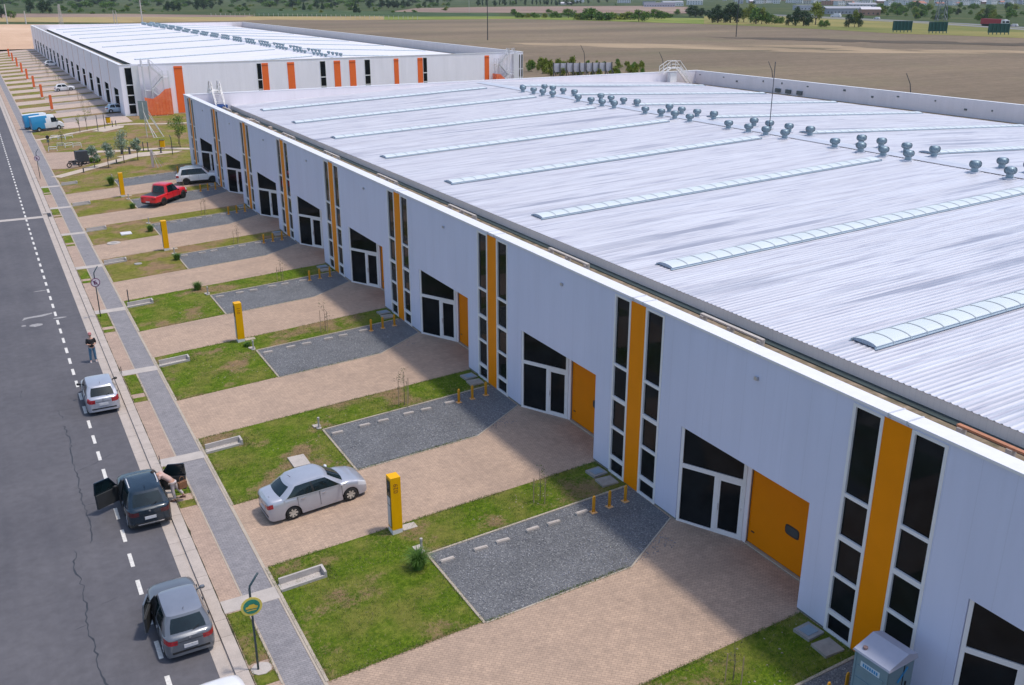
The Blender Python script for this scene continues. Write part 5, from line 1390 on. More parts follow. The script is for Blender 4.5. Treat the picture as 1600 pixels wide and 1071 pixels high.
# ------------------------------------------------------------------ park between the warehouses
def flatpoly(m,poly,z): m.prism(poly,-.06,z,gz)
m=MB(); m.sheet([(6.64,121.0),(21.47,121.0),(21.47,174),(6.64,174)],-.02,gz); m.sheet([(21.47,119.6),(100,119.6),(100,174),(21.47,174)],.825)
tag(m.build('park_turf',m_grass('park_grass',1.25)),kind='structure')
def ribbon(m,pts,w,z):
    P=[Vector(p) for p in pts]; L_=[];R_=[]
    for i,p in enumerate(P):
        d=(P[min(i+1,len(P)-1)]-P[max(i-1,0)]).normalized(); n=Vector((-d.y,d.x)); L_.append(p+n*w/2); R_.append(p-n*w/2)
    for i in range(len(P)-1):
        for a,b in ((0,0),): m.face([(*R_[i],gz(R_[i].x)+z),(*R_[i+1],gz(R_[i+1].x)+z),(*L_[i+1],gz(L_[i+1].x)+z),(*L_[i],gz(L_[i].x)+z)])
def smoothline(pts,n=6):
    o=[]; P=[Vector(p) for p in pts]
    for i in range(len(P)-1):
        p0=P[max(i-1,0)];p1=P[i];p2=P[i+1];p3=P[min(i+2,len(P)-1)]
        for k in range(n):
            t=k/n; o.append(.5*((2*p1)+(-p0+p2)*t+(2*p0-5*p1+4*p2-p3)*t*t+(-p0+3*p1-3*p2+p3)*t*t*t))
    o.append(P[-1]); return o
m=MB()
ribbon(m,smoothline([(6.6,123.0),(9.8,125.6),(13.3,128.6),(16.8,131.4),(18.6,131.6)]),1.7,.012)
ribbon(m,smoothline([(11.8,139.6),(15.5,137.2),(20.1,135.0),(24.5,132.2),(32,131),(60,131)]),1.5,.016)
ribbon(m,smoothline([(6.6,157.0),(9,158.0),(12.3,160.3),(15.1,161.8),(19,163.6),(22.3,162.2),(27.4,160.2),(45,158)]),1.3,.012)
m.sheet([(14.6,132.6),(15.3,130.9),(18,130.0),(21.8,130.2),(22.6,131.2),(20.2,132.6),(17.5,133.6)],.020,gz)
m.sheet([(14.6,159.6),(16.1,157.5),(19.2,160.0),(19.6,162.2),(17.4,163.4)],.020,gz)
tag(m.build('park_path',m_concrete('path_concrete',(.50,.41,.33))),kind='structure')
m=MB(); m.sheet([(6.64,129.4),(8.5,128.0),(10.6,129.0),(12.2,131.2),(12.9,134.6),(12.6,138.2),(11.2,140.8),(7.6,143.0),(6.64,143.2)],.008,gz); m.sheet([(6.64,143.2),(6.64,157),(7.2,157),(7.1,143.4)],.006,gz)
tag(m.build('plaza',PAVE2),kind='structure')
def leafcrown(m,blobs,n,ls,seed,flat=.8):
    r=random.Random(seed); tot=sum(b[3]**2 for b in blobs)
    for (cx,cy,cz,rad) in blobs:
        for i in range(int(n*rad*rad/tot)):
            u=r.random()**.45; a=r.uniform(0,6.283); z=r.uniform(-1,1); q=math.sqrt(1-z*z)
            c=Vector((cx+rad*u*q*math.cos(a),cy+rad*u*q*math.sin(a),cz+rad*u*z*flat))
            d=Vector((r.gauss(0,1),r.gauss(0,1),r.gauss(0,.7))).normalized(); e=d.cross(Vector((r.gauss(0,1),r.gauss(0,1),r.gauss(0,1)))).normalized()
            s=ls*r.uniform(.6,1.3); m.cm=0 if r.random()<.5 else (1 if r.random()<.65 else 2)
            m.face([c-d*s,c-e*s*.55,c+d*s,c+e*s*.55])
def tree(name,h,crown,n,ls,mats,seed,trunk_r=.12,limbs=5,flat=.9,tz=.35):
    """crown: list of blobs; returns root empty with trunk and crown"""
    r=random.Random(seed); root=empty(name); m=MB()
    m.tube([(0,0,-.1),(r.uniform(-.1,.1)*h*.1,0,h*tz*.5),(0,r.uniform(-.1,.1)*h*.1,h*tz),(0,0,h*.8)],[trunk_r*1.25,trunk_r,trunk_r*.8,trunk_r*.25],7)
    for i in range(min(limbs,len(crown))):
        b=crown[i]; m.tube([(0,0,h*tz*r.uniform(.7,1.2)),(b[0]*.5,b[1]*.5,(b[2]+h*tz)/2),(b[0],b[1],b[2])],[trunk_r*.55,trunk_r*.35,trunk_r*.12],5)
    m.build('trunk',BARK,root,smooth=True)
    m=MB(); leafcrown(m,crown,n,ls,seed,flat); m.build('crown',mats,root)
    return root
def blobs(seed,n,R_,z0,z1,rr):
    r=random.Random(seed); o=[]
    for i in range(n):
        a=r.uniform(0,6.283); t=i/max(1,n-1); z=z0+(z1-z0)*t; q=R_*math.sin(math.pi*(.22+.70*t))*r.uniform(.35,1.0); o.append((q*math.cos(a),q*math.sin(a),z,rr*r.uniform(.7,1.15)))
    return o
LM=lambda n,a,b,c,s=.5:[m_leaf(n+'_dark',col(a,.7),a,b,s),m_leaf(n+'_mid',a,b,c,s),m_leaf(n+'_light',b,c,col(c,1.25),s)]
LD=LM('leaf_dark',(.022,.055,.026),(.045,.09,.04),(.09,.14,.055)); LG=LM('leaf_green',(.05,.12,.018),(.10,.20,.03),(.19,.30,.05)); LY=LM('leaf_olive',(.11,.15,.018),(.20,.25,.035),(.32,.35,.06)); LS=LM('leaf_silver',(.13,.19,.13),(.24,.32,.24),(.42,.50,.42),2)
for i,(x,y,h,lb) in enumerate(((12.72,125.2,2.9,'left one of the silvery young park trees'),(14.8,127.2,3.7,'tallest silvery young park tree, in the middle of the group'),(16.55,128.0,2.6,'right one of the silvery young park trees'),(11.3,126.6,2.5,'smallest silvery shrub-like tree at the left of the park group'),(22.9,134.3,4.0,'leafy green tree just beyond the warehouse corner'))):
    t=tree('young_tree',h,blobs(20+i,7,h*.24,h*.5,h*.95,h*.17),1100,.085,LS if i<4 else LG,40+i,.045); t.location=at(x,y); tag(t,lb,'tree','young trees in the park')
for i,(x,y,h) in enumerate(((14.13,161.6,3.6),(13.0,160.4,2.6),(9.5,148.2,2.4),(23.3,137.5,2.4))):
    t=tree('bare_tree',h,blobs(60+i,5,h*.18,h*.55,h*.95,h*.12),130,.07,LY,70+i,.04); t.location=at(x,y); tag(t,['tall nearly bare young tree beside the far path','low bare young tree left of the tall one on the far path','bare young tree by the white hurdles','bare young tree beyond the warehouse corner'][i],'tree','bare young trees in the park')
for i,(x,y,s) in enumerate(((11.96,138.4,.6),(11.1,139.6,.45),(11.3,130.4,.6),(12.0,130.2,.5))):
    sh_=empty('shrub'); m=MB(); leafcrown(m,[(0,0,s*.6,s*.75),(s*.4,.1,s*.5,s*.5)],420,.09,90+i); m.build('foliage',LG,sh_); m=MB(); m.tube([(0,0,0),(0,0,s*.7)],.02,5); m.build('stem',BARK,sh_)
    sh_.location=at(x,y); tag(sh_,['round green shrub at the plaza corner','small green shrub left of the plaza corner shrub','green shrub behind the black box trailer','lighter green shrub right of the black box trailer'][i],'shrub','shrubs by the plaza')
# black box trailer and motorcycle
t=empty('box_trailer',at(10.3,130.2),R(8)); m=MB(); m.box(-.72,-.55,.35,.72,.55,1.65); m.box(-.68,-.57,.42,.0,-.55,1.58); m.build('box',M('trailer_black',(.045,.05,.06),.6),t)
m=MB(); m.box(-.74,-.57,.30,.74,.57,.345); m.bar((-.85,0,.35),(-1.7,0,.38),.06); m.build('chassis',DARKM,t)
wt,wk=wheel_mesh(.26,.16,16)
for s in (-1,1): w_=wt.build('wheel',RUBBER,t,smooth=True); w_.location=(.1,s*.64,.26)
tag(t,'black box trailer standing on the park plaza','trailer')
t=empty('motorcycle',at(9.25,128.6),R(12))
for x in (-.65,.65):
    m=MB(); m.lathe([(.19,-.04),(.29,-.05),(.31,0),(.29,.05),(.19,.04)],18,(x,0,.31),'y'); m.build('wheel',RUBBER,t,smooth=True)
m=MB(); m.tube([(-.65,0,.31),(-.35,0,.62),(.2,0,.72),(.45,0,.80),(.65,0,.31)],.05,6); m.box(-.25,-.13,.35,.2,.13,.66); m.build('frame',DARKM,t)
m=MB(); m.box(-.65,-.12,.72,.0,.12,.82); m.build('seat',BLACK,t); m=MB(); m.lathe([(.001,0),(.14,.04),(.15,.12),(.08,.2),(.001,.21)],12,(.18,0,.72)); m.build('fuel_tank',M('tank_grey',(.10,.11,.12),.3,coat=.5),t,smooth=True)
m=MB(); m.tube([(.42,-.36,1.02),(.48,-.1,1.0),(.48,.1,1.0),(.42,.36,1.02)],.018,6); m.bar((.47,0,.8),(.47,0,1.0),.04); m.build('handlebar',DARKM,t); tag(t,'dark motorcycle parked in front of the black box trailer','motorcycle')
# litter bins, posts, hurdles, frames
for i,(x,y) in enumerate(((20.7,134.5),(17.8,165.6))):
    b=empty('litter_bin',at(x,y),R(-20)); m=MB(); m.box(-.28,-.22,.25,.28,.22,1.1); m.build('bin_body',YEL,b); m=MB(); m.box(-.34,-.24,.2,-.285,.24,1.2); m.box(-.30,-.24,1.105,.3,.24,1.15); m.box(-.2,-.03,0,-.14,.03,.25); m.box(.14,-.03,0,.2,.03,.25); m.build('bin_frame',BLACK,b)
    tag(b,['yellow and black litter bin beside the nearer park path','yellow and black litter bin on the far park path'][i],'litter bin','yellow litter bins in the park')
for i,(x,y,h,r_,lb) in enumerate(((15.43,159.05,2.4,.05,'tall dark post at the left of the far exercise pad'),(16.7,161.4,2.3,.05,'tall dark post at the middle of the far exercise pad'),(17.9,162.1,.95,.06,'short dark post right of the two tall ones'),(18.5,162.8,.85,.06,'shortest dark post at the right of the far pad'),(18.25,134.6,1.2,.06,'left one of two dark posts by the nearer litter bin'),(18.75,134.0,1.2,.06,'right one of two dark posts by the nearer litter bin'),(9.77,124.1,.55,.07,'low dark bollard light beside the curved path'),(13.94,127.5,.5,.07,'low dark bollard light under the silvery trees'),(16.33,133.3,.9,.13,'thick dark exercise stand on the nearer pad'),(15.5,134.5,.8,.11,'thick dark exercise stand behind the nearer pad'),(19.9,131.2,.6,.1,'low black exercise stool on the nearer pad'))):
    m=MB(); m.tube([(0,0,0),(0,0,h)],r_,8); m.box(-r_*1.7,-r_*1.7,0,r_*1.7,r_*1.7,.03)
    if r_>.09: m.box(-.25,-.1,h-.05,.25,.1,h+.04)
    o=m.build('park_post',DARKM); o.location=at(x,y); tag(o,lb,'post')
m=MB(); m.tube([(0,0,0),(0,0,2.0),(-.12,.03,2.45)],.05,8); o=m.build('bent_post',M('pole_teal',(.03,.06,.075)),None,smooth=True); o.location=at(20.95,128.9); tag(o,'tall dark bent post beside the park path near the warehouse','post')
for i,(x,y) in enumerate(((9.06,155.2),(9.9,154.3),(11.0,155.4),(7.94,144.1),(9.2,146.7),(10.15,145.8),(11.1,144.9))):
    m=MB(); m.tube([(-.55,0,0),(-.5,0,.55),(-.45,0,.6),(.45,0,.6),(.5,0,.55),(.55,0,0)],.035,6); m.box(-.45,-.02,.28,.45,.02,.36); o=m.build('hurdle',WHITE); o.location=at(x,y); o.rotation_euler=(0,0,R([10,-30,20,5,-25,15,-10][i])); tag(o,f'low white bent-pipe hurdle, {ordinal(i if i<3 else i-3)} from the left in the {"farther" if i<3 else "nearer"} row','hurdle','white exercise hurdles in the park')
f=empty('backboard_stand',at(20.65,146.7),R(10)); m=MB(); m.T=Matrix.Rotation(R(-40),4,'Z'); m.box(-.75,-.05,2.5,.6,.02,5.1); m.build('board',M('board_grey',(.30,.34,.33),.6,var=.2),f)
m=MB()
for a,b in (((0,0,0),(-.1,0,4.9)),((.5,-1.3,0),(-.1,0,3.6)),((1.9,-1.4,0),(.2,0,3.8)),((2.1,-.6,0),(.3,0,4.3)),((.9,-1.4,0),(0,0,2.6)),((.5,-1.3,0),(1.9,-1.4,0))): m.bar(a,b,.09)
m.build('strut_frame',M('frame_ivory',(.60,.58,.54),.5),f); tag(f,'grey board on a braced pale steel stand in the park lawn','stand')
f=empty('stayed_post',at(17.3,121.4)); m=MB(); m.box(-.14,-.10,0,.14,.10,2.1); m.build('post',M('post_pinkish',(.50,.42,.42),.6),f); m=MB()
for a in ((1.4,.6,0),(.4,-1.2,0),(.9,-.7,0)): m.tube([a,(0,0,2.05)],.02,5)
m.build('stay',STEEL,f); tag(f,'thick pale post with thin stays in the lawn by the warehouse end','post')

# ------------------------------------------------------------------ forecourt of the far warehouse
m=MB(); m.sheet([(6.64,166.0),(21.47,166.0),(21.47,401),(6.64,401)],.0,gz); m.sheet([(21.47,174.3),(24.2,174.3),(24.2,400.5),(21.47,400.5)],.835)
tag(m.build('far_forecourt',m_paver('pale_paver',(.50,.39,.32),(.46,.36,.30),(.34,.27,.23))),kind='structure')
PG=MB(); PL=MB(); orangep=M('totem_orange',(.80,.15,.035),.45)
for k in range(17):
    yn,yf=176.0+P2*k,182.0+P2*k
    if k==0: yn=174
    PL.prism([(6.7,yn),(12.0,yn),(12.0,yf-2.4),(12.0,yf),(6.7,yf)],-.04,.012,gz); PL.prism([(12.0,yf-2.2),(21.3,yf-2.2),(21.3,yf),(12.0,yf)],-.04,.012,gz)
    PG.prism([(12.05,yn),(18,yn),(21.2,yn+1.6),(21.3,yf-2.25),(12.05,yf-2.25)],-.04,.008,gz)
tag(PL.build('far_lawn',m_grass('far_dry_turf',1.6)),kind='structure'); tag(PG.build('far_gravel',m_ground('pale_gravel',(.26,.23,.22),(.33,.29,.27),(.38,.33,.30),1.0)),kind='structure')
proto=totem(orangep,None,2.7,.44,.42); pu=[False]
for i,y in enumerate((193.8,217.6,241.4,265.4,288.4,312,338,362)):
    spawn(proto,pu,at(11.45,y),0,f'bright orange unit totem, {ordinal(i)} from the park end of the far warehouse','totem','orange unit totems')
sp=sapling(77,2.1,1.0); spu=[False]
for k in range(14):
    spawn(sp,spu,at(16.9+rng.uniform(-.5,.5),180.6+P2*k),rng.uniform(0,6),f'small leafy sapling before the far warehouse, {ordinal(k)} from the park','sapling','saplings before the far warehouse')
m=MB(); m.tube([(0,0,0),(0,0,3.0)],.04,6); o=m.build('street_post',DARKM); o.location=at(8.2,352); tag(o,'thin dark post beyond the last orange totem','post')
# ------------------------------------------------------------------ fields, highway and horizon
def gpoly(m,pts,z=.8): m.sheet([G(x,y,z) for x,y in pts],z)
top_=[(420,31),(500,29),(600,31.5),(700,31),(800,30),(900,32),(1000,35),(1100,38),(1200,42),(1300,47),(1400,53),(1500,56),(1600,60),(1900,72)]
m=MB(); tp=[G(x,y) for x,y in top_]; m.sheet([(99.5,-280),(700,-280)]+tp[::-1]+[(150,760),(99.5,700)],.79); tag(m.build('bare_field',FIELD),kind='structure')
sand=m_ground('sandy_ground',(.46,.30,.20),(.56,.38,.26),(.64,.46,.33),.03,(1,.3,1)); m=MB(); m.sheet([(-80,403),(99,403),(99,690),(60,700),(0,730),(-80,760)],.775); m.sheet([(4.65,401),(6.6,401),(6.6,403.5),(4.65,403.5)],.2)
tag(m.build('sandy_yard',sand),kind='structure')
def band(name,pts,mat,z): m=MB(); gpoly(m,pts,z); tag(m.build(name,mat),kind='structure')
tan=m_ground('dry_pasture',(.24,.185,.09),(.36,.27,.13),(.27,.25,.09),.02,(1,.25,1)); pink=m_ground('fallow_soil',(.20,.14,.115),(.26,.185,.15),(.31,.235,.18),.012,(1,.3,1)); yel=m_ground('bright_meadow',(.10,.15,.03),(.17,.21,.045),(.27,.26,.08),.03,(1,.4,1)); dkg=m_ground('reed_bed',(.030,.055,.025),(.05,.085,.035),(.10,.13,.05),.03,(1,.3,1))
band('dry_strip',[(-60,34),(200,36),(420,31.5),(600,31.4),(600,26),(400,26),(200,22),(0,22),(-60,22)],tan,.81)
band('fallow_strip',[(-60,28),(100,27),(230,27),(380,27),(400,24.5),(200,22.2),(60,21.6),(-60,21.8)],pink,.83)
band('reed_strip',[(400,24),(600,26),(780,26),(780,20),(600,18),(400,14)],dkg,.82)
band('meadow_strip',[(600,31.3),(700,30.8),(800,29.8),(900,31.8),(1000,34.8),(1100,37.8),(1100,29),(1000,27.5),(900,26.5),(780,26),(600,26.3)],yel,.84)
band('fallow_field',[(610,18.5),(700,20),(900,20.5),(1050,21.5),(1075,21),(1075,11),(1000,9.5),(800,10.5),(650,13)],pink,.85)
band('pasture',[(1100,37.8),(1200,41.8),(1300,46.8),(1400,52.8),(1500,55.8),(1600,59.8),(1900,71.8),(1900,62),(1600,43.5),(1400,32),(1240,25),(1180,24),(1100,26)],m_ground('pasture_grass',(.11,.14,.04),(.22,.20,.07),(.31,.25,.10),.022,(1,.3,1)),.86)
sl_m=m_ground('sandy_streak_soil',(.22,.17,.115),(.31,.235,.155),(.40,.30,.20),.03,(1,.3,1)); dk_m=m_ground('dark_field_patch',(.085,.07,.055),(.11,.09,.07),(.15,.12,.09),.03,(1,.3,1))
m=MB()
for i in range(18):
    t=i/17; x=930+700*t+rng.uniform(-30,30); y=70+12*t+rng.uniform(-4,6)*(.4+.6*math.sin(math.pi*min(1,t*1.3))); w=rng.uniform(60,170); h=rng.uniform(.8,2.6)
    pts=[]
    for k in range(14):
        a=2*math.pi*k/14; q=rng.uniform(.6,1.1); pts.append((x+w*math.cos(a)*q,y+.012*w*math.cos(a)*q-h*math.sin(a)*q))
    m.sheet([G(*p) for p in pts],.795+i*.0015)
tag(m.build('sandy_streak',sl_m),kind='structure')
m=MB()
for i in range(12):
    t=i/11; x=1190+460*t; y=60+11*t+rng.uniform(-1.5,1.5); w=rng.uniform(60,110); h=rng.uniform(1.2,2.6); pts=[]
    for k in range(14):
        a=2*math.pi*k/14; q=rng.uniform(.6,1.1); pts.append((x+w*math.cos(a)*q,y+.02*w*math.cos(a)*q-h*math.sin(a)*q))
    m.sheet([G(*p) for p in pts],.84+i*.0015)
tag(m.build('dark_field_patch',dk_m),kind='structure')  # darker patches laid over the right part of the field
m=MB(); hw_=[G(x,y,.9) for x,y in ((1080,17),(1200,23.6),(1280,27.2),(1350,30.6),(1480,37),(1600,44.8),(1900,64))]
ribbon2=[Vector(p) for p in hw_]
for i in range(len(ribbon2)-1):
    a,b=ribbon2[i],ribbon2[i+1]; n=Vector((-(b-a).y,(b-a).x)).normalized()
    for s0,s1 in ((-13,-3),(3,13)): m.face([(*(a+n*s0),.93),(*(b+n*s0),.93),(*(b+n*s1),.93),(*(a+n*s1),.93)])
tag(m.build('highway',m_concrete('highway_asphalt',(.20,.20,.21))),kind='structure')
# near end brush by the gable and the stack of leaning panels
A_,B_=Vector(G(864,119)),Vector(G(956,117.5)); ps=empty('panel_fence',(A_.x,A_.y,.8),math.atan2((B_-A_).y,(B_-A_).x)); Lp=(B_-A_).length
m=MB(); m.box(0,.0,.9,Lp,.08,3.0); m.build('panel',M('panel_lilac',(.60,.58,.62),.6,var=.15,scale=.8),ps)
for i in range(10):
    x=.1+i*(Lp-.2)/9; m=MB(); m.bar((x,-.08,0),(x,-.08,3.2),.2); m.bar((x,-.05,3.0),(x-.3,-1.6,0),.22); m.bar((x,-.05,1.6),(x+.5,-1.0,0),.16); m.build('prop',BLACK,ps)
tag(ps,'row of pale panels propped on black raking posts behind the warehouses','panel fence')
# tree kinds for the distance; copied with their trunk and crown
kinds={'d':tree('dark_tree',10,blobs(1,12,3.6,2.6,9.2,2.4),1500,.42,LD,5,.3,flat=.95,tz=.25),'g':tree('green_tree',7,blobs(2,10,3.6,1.8,6.2,2.2),1300,.38,LG,6,.22,tz=.25),
 'y':tree('olive_tree',11,blobs(3,12,3.2,3.5,10.2,2.2),1300,.42,LY,7,.28,tz=.3),'p':tree('poplar_tree',13,blobs(4,12,1.3,2,12.2,1.6),1000,.40,LD,8,.25,limbs=2,tz=.2),
 'b':tree('bush',3.2,blobs(5,8,2.2,.7,2.5,1.3),900,.28,LG,9,.1,tz=.2),'o':tree('bush',3.2,blobs(6,8,2.2,.7,2.5,1.3),900,.26,LY,10,.1,tz=.2),'c':tree('conifer',9,[(0,0,1.2+i*.85,2.5*(1-i/10.5)) for i in range(9)],1400,.36,LD,11,.2,limbs=0,flat=.5,tz=.2)}
kh={'d':10.4,'g':7.4,'y':11.5,'p':13.4,'b':3.4,'o':3.4,'c':9.0}; kused={k:[False] for k in kinds}
desc={'d':'dark dense tree','g':'mid-green round tree','y':'yellowish olive tree','p':'narrow dark poplar','b':'low green bush','o':'low yellowish bush','c':'dark pointed conifer'}
def px_scale(x,y):
    X,Y=G(x,y); return 1485.36/(X*_sy*_cp+Y*_cy*_cp+19.6*_sp)
def plant(kd,px_,py_,hpx,label,group,wide=1.0):
    X,Y=G(px_,py_); s=hpx/px_scale(px_,py_)/kh[kd]; o=spawn(kinds[kd],kused[kd],(X,Y,.8),rng.uniform(0,6.28),label,'bush' if kd in 'bo' else 'tree',group); o.scale=(s*wide*rng.uniform(.9,1.15),s*wide*rng.uniform(.9,1.15),s); return o
def row(items,where,group):
    cnt={}
    for it in sorted(items,key=lambda q:q[0]):
        kd=it[3]; i=cnt.get(kd,0); cnt[kd]=i+1
        plant(kd,it[0],it[1],it[2],f'{ordinal(i)} {desc[kd]} from the left {where}',group,it[4] if len(it)>4 else 1.0)
row([(3,29,20,'d'),(17,29,12,'g',1.2),(48,20.5,20,'d',.9),(67,21,21,'d'),(77,21,18,'d',.9),(100,17,8,'b'),(117,16,9,'g'),(127,18,6,'b'),(145,22,4,'b',1.3),(162,20,6,'g'),(180,19,5,'b'),(199,18,7,'g')],'left of the white mast','trees behind the sandy yard')
row([(263,18,16,'d',.9),(271,18,15,'d'),(280,18,14,'d'),(309,16,17,'d'),(318,15,16,'d',1.1),(331,14,14,'d'),(345,9,10,'d'),(365,6,8,'g'),(345,20,6,'g'),(380,16,5,'g')],'right of the white mast','trees beyond the far warehouse roof')
row([(457,12,12,'d',1.4),(475,16,13,'c'),(484,17,8,'g'),(495,14,13,'d'),(504,15,12,'c'),(518,13,11,'c'),(556,20,17,'c'),(561,21,8,'d'),(577,13,14,'d'),(597,13,14,'d')],'along the reed strip','trees along the reed strip')
row([(607,13,14,'d'),(614,13,12,'d'),(621,13,12,'d'),(630,13,12,'d'),(655,14,8,'g'),(663,12,9,'d'),(670,12,4,'b'),(684,10,11,'p',1.6),(700,9,5,'b'),(747,10,11,'p'),(754,10,10,'p'),(760,10,11,'p'),(773,10,9,'d'),(781,9,10,'p'),(788,9,10,'d'),(797,9,8,'p')],'left of the poplar screen','trees before the far fields')
row([(806,8,9,'p',1.4),(821,9,10,'p',1.6)]+[(832+6*i,8,8.5,'p',1.3) for i in range(8)]+[(907,6,6,'d'),(919,6,6,'d'),(935,5,6,'d'),(948,4,5,'d'),(962,9,3,'b')],'in the far poplar screen','far poplar screen')
row([(803,24,9.5,'g',1.35),(812,28,8.1,'b',1.35),(823,28,6.8,'o',1.35),(835,28,8.1,'b',1.35),(850,28,6.8,'o',1.35),(857,20,5.4,'b',1.35),(867,28,9.5,'b',1.35),(888,28,13.5,'g',1.35),(903,31,9.5,'o',1.35),(913,31,13.5,'b',1.62),(924,31,17.6,'g',1.76),(936,32,13.5,'g',1.35),(948,32,12.2,'b',1.76),(960,31,10.8,'o',1.89),(973,31,9.5,'o',1.76),(985,31,12.2,'o',1.76),(998,34,17.6,'g',1.35),(1010,28,9.5,'o',1.35),(1023,30,14.9,'g',1.35),(1033,30,12.2,'g',1.35),(1043,28,8.1,'b',1.35),(1058,23,8.1,'g',1.35)],'in the field hedge','hedge bushes along the field')
row([(1078,26,17,'d',1.3),(1087,27,17,'d',1.3),(1097,27,14,'d',1.2),(1106,28,12,'d'),(1113,36,22,'d'),(1121,36,27,'d',.9),(1131,36,22,'d',.9),(1141,36,30,'d'),(1150,36,28,'d',.9),(1162,35,20,'y'),(1172,36,28,'y',.8),(1181,38,25,'g'),(1190,38,24,'y'),(1197,38,18,'g'),(1206,38,15,'g'),(1219,37,10,'b')],'in the big clump','big clump of trees at the field edge')
row([(1232,40,17,'d'),(1243,41,29,'d',.9),(1255,41,23,'d',1.2),(1263,41,18,'d'),(1274,39,33,'y',.9),(1283,43,11,'g'),(1291,43,11,'g'),(1326,43,20,'d',.9),(1335,43,26,'y',.7),(1341,43,22,'d',.8)],'beside the pasture','trees beside the pasture')
# scrub beyond the highway, and brush behind the near gable
r2=random.Random(6)
for i in range(110):
    x=r2.uniform(-20,700); y=r2.choice([r2.uniform(2,7),r2.uniform(2,7),r2.uniform(9,13)]); kd=r2.choice('dggdg'); zone=['above the sandy yard','above the far roof','right of the white mast','above the fence posts'][min(3,max(0,int(x//160)))]
    plant(kd,x,y,r2.uniform(4,9),f'{desc[kd]} in the {"far" if y<8 else "near"} dark wood {zone}','dark woods across the plain',2.4)
for i in range(110):
    x=r2.uniform(1370,1650); y=r2.uniform(12,33)*(1) if x>1420 else r2.uniform(12,27); y=min(y,27+(x-1370)*.045)
    kd=r2.choice('dgbggo'); hh=r2.uniform(5,11); zone='left of the pylon' if x<1450 else 'behind the pylon' if x<1500 else 'above the red lorry' if x<1590 else 'right of the red lorry'
    plant(kd,x,y,hh,f'{"tall" if hh>8.5 else "small" if hh<6.5 else "middling"} {desc[kd]} in the {"upper" if y<20 else "lower"} scrub belt {zone}','scrub belt beyond the highway',1.2)
for i in range(80):
    x=r2.uniform(-20,1250); y=r2.uniform(-5,9)
    kd=r2.choice('ddgpd'); hh=r2.uniform(3,8); zone=['above the sandy yard','above the far warehouse','above the reed strip','above the fallow field','above the poplar screen','above the big tree clump'][min(5,max(0,int(x//210)))]
    plant(kd,x,y,hh,f'{"taller" if hh>5.5 else "tiny"} hazy {desc[kd]} near the horizon {zone}','hazy trees near the horizon',1.3)
for i in range(70):
    x=r2.uniform(60,700); y=r2.uniform(7,21)
    kd=r2.choice('bogb'); zone=['above the far warehouse roof','right of the white mast','above the fence posts','left of the pale pole'][min(3,int((x-60)//165))]
    plant(kd,x,y,r2.uniform(2.0,4.5),f'{desc[kd]} in the {"upper" if y<14 else "lower"} green plain {zone}','bushes scattered in the plain',1.6)
for i in range(75):
    x=r2.uniform(826,1005); y=r2.uniform(103,119); 
    kd=r2.choice('oyog'); plant(kd,x,y,r2.uniform(9,17) if x<905 else r2.uniform(7,12),f'weedy {desc[kd]} {"beside the far gable" if x<868 else "behind the propped panels" if x<950 else "right of the propped panels"}, {"back" if y<110 else "front"} of the brush','brush behind the warehouse gap',.8)
# poles and pylons
def mast(px_,py_,h,kind,label,mat=None,r=.13):
    X,Y=G(px_,py_); o=empty('utility_pole' if kind!='lattice' else 'lattice_mast',(X,Y,.8),-.5); mt=mat or WOODP
    m=MB()
    if kind=='lattice':
        for s in (-1,1):
            for q in (-1,1): m.bar((s*1.0,q*1.0,0),(s*.35,q*.35,h),.16)
        for i in range(7):
            z=h*i/7; w=1-.65*i/7; w2=1-.65*(i+1)/7
            for q in (-1,1): m.bar((-w,q*w,z),(w2,q*w2,h*(i+1)/7),.09); m.bar((w,q*w,z),(-w2,q*w2,h*(i+1)/7),.09)
    elif kind=='frame':
        for s in (-1,1): m.bar((s*.9,0,0),(s*.9,0,h),.3)
        for z in (.45,.75,1): m.bar((-.9,0,h*z-.2),(.9,0,h*z-.2),.22)
    else: m.tube([(0,0,0),(0,0,h)],[r,r*.65],7)
    m.build('mast',mt,o)
    if kind in('arms','pylon','wood'):
        m=MB(); zs=(h-.4,) if kind=='wood' else (h*.45,h*.64,h*.82,h-.3)
        for z in zs: m.bar((-1.6,0,z),(1.6,0,z),.14)
        m.build('crossarm',mt,o)
    return tag(o,label,'pole')
WOODP=M('pole_dark',(.05,.05,.055),.8); PALEP=M('pole_pale',(.55,.52,.50),.7)
mast(762,63,17.5,'wood','tall dark utility pole standing in the bare field, middle of the view',None,.22); mast(1150,58,17.5,'wood','tall dark utility pole in the bare field before the tree clump',None,.22)
mast(733,20,17,'wood','thin pale pole beyond the hedge',PALEP,.2)
mast(12,38,12,'pole','slim pale pole at the left edge beyond the sandy yard',PALEP,.4); mast(41,38,8,'pole','shorter pale pole at the sandy yard corner',PALEP,.4)
mast(96,38,12,'lattice','lattice mast behind the far warehouse roof',PALEP); mast(181,37,8,'frame','small pale portal frame behind the far warehouse',PALEP)
mast(223,38,17,'arms','tall pale mast with four crossarms behind the far warehouse',PALEP,.45)
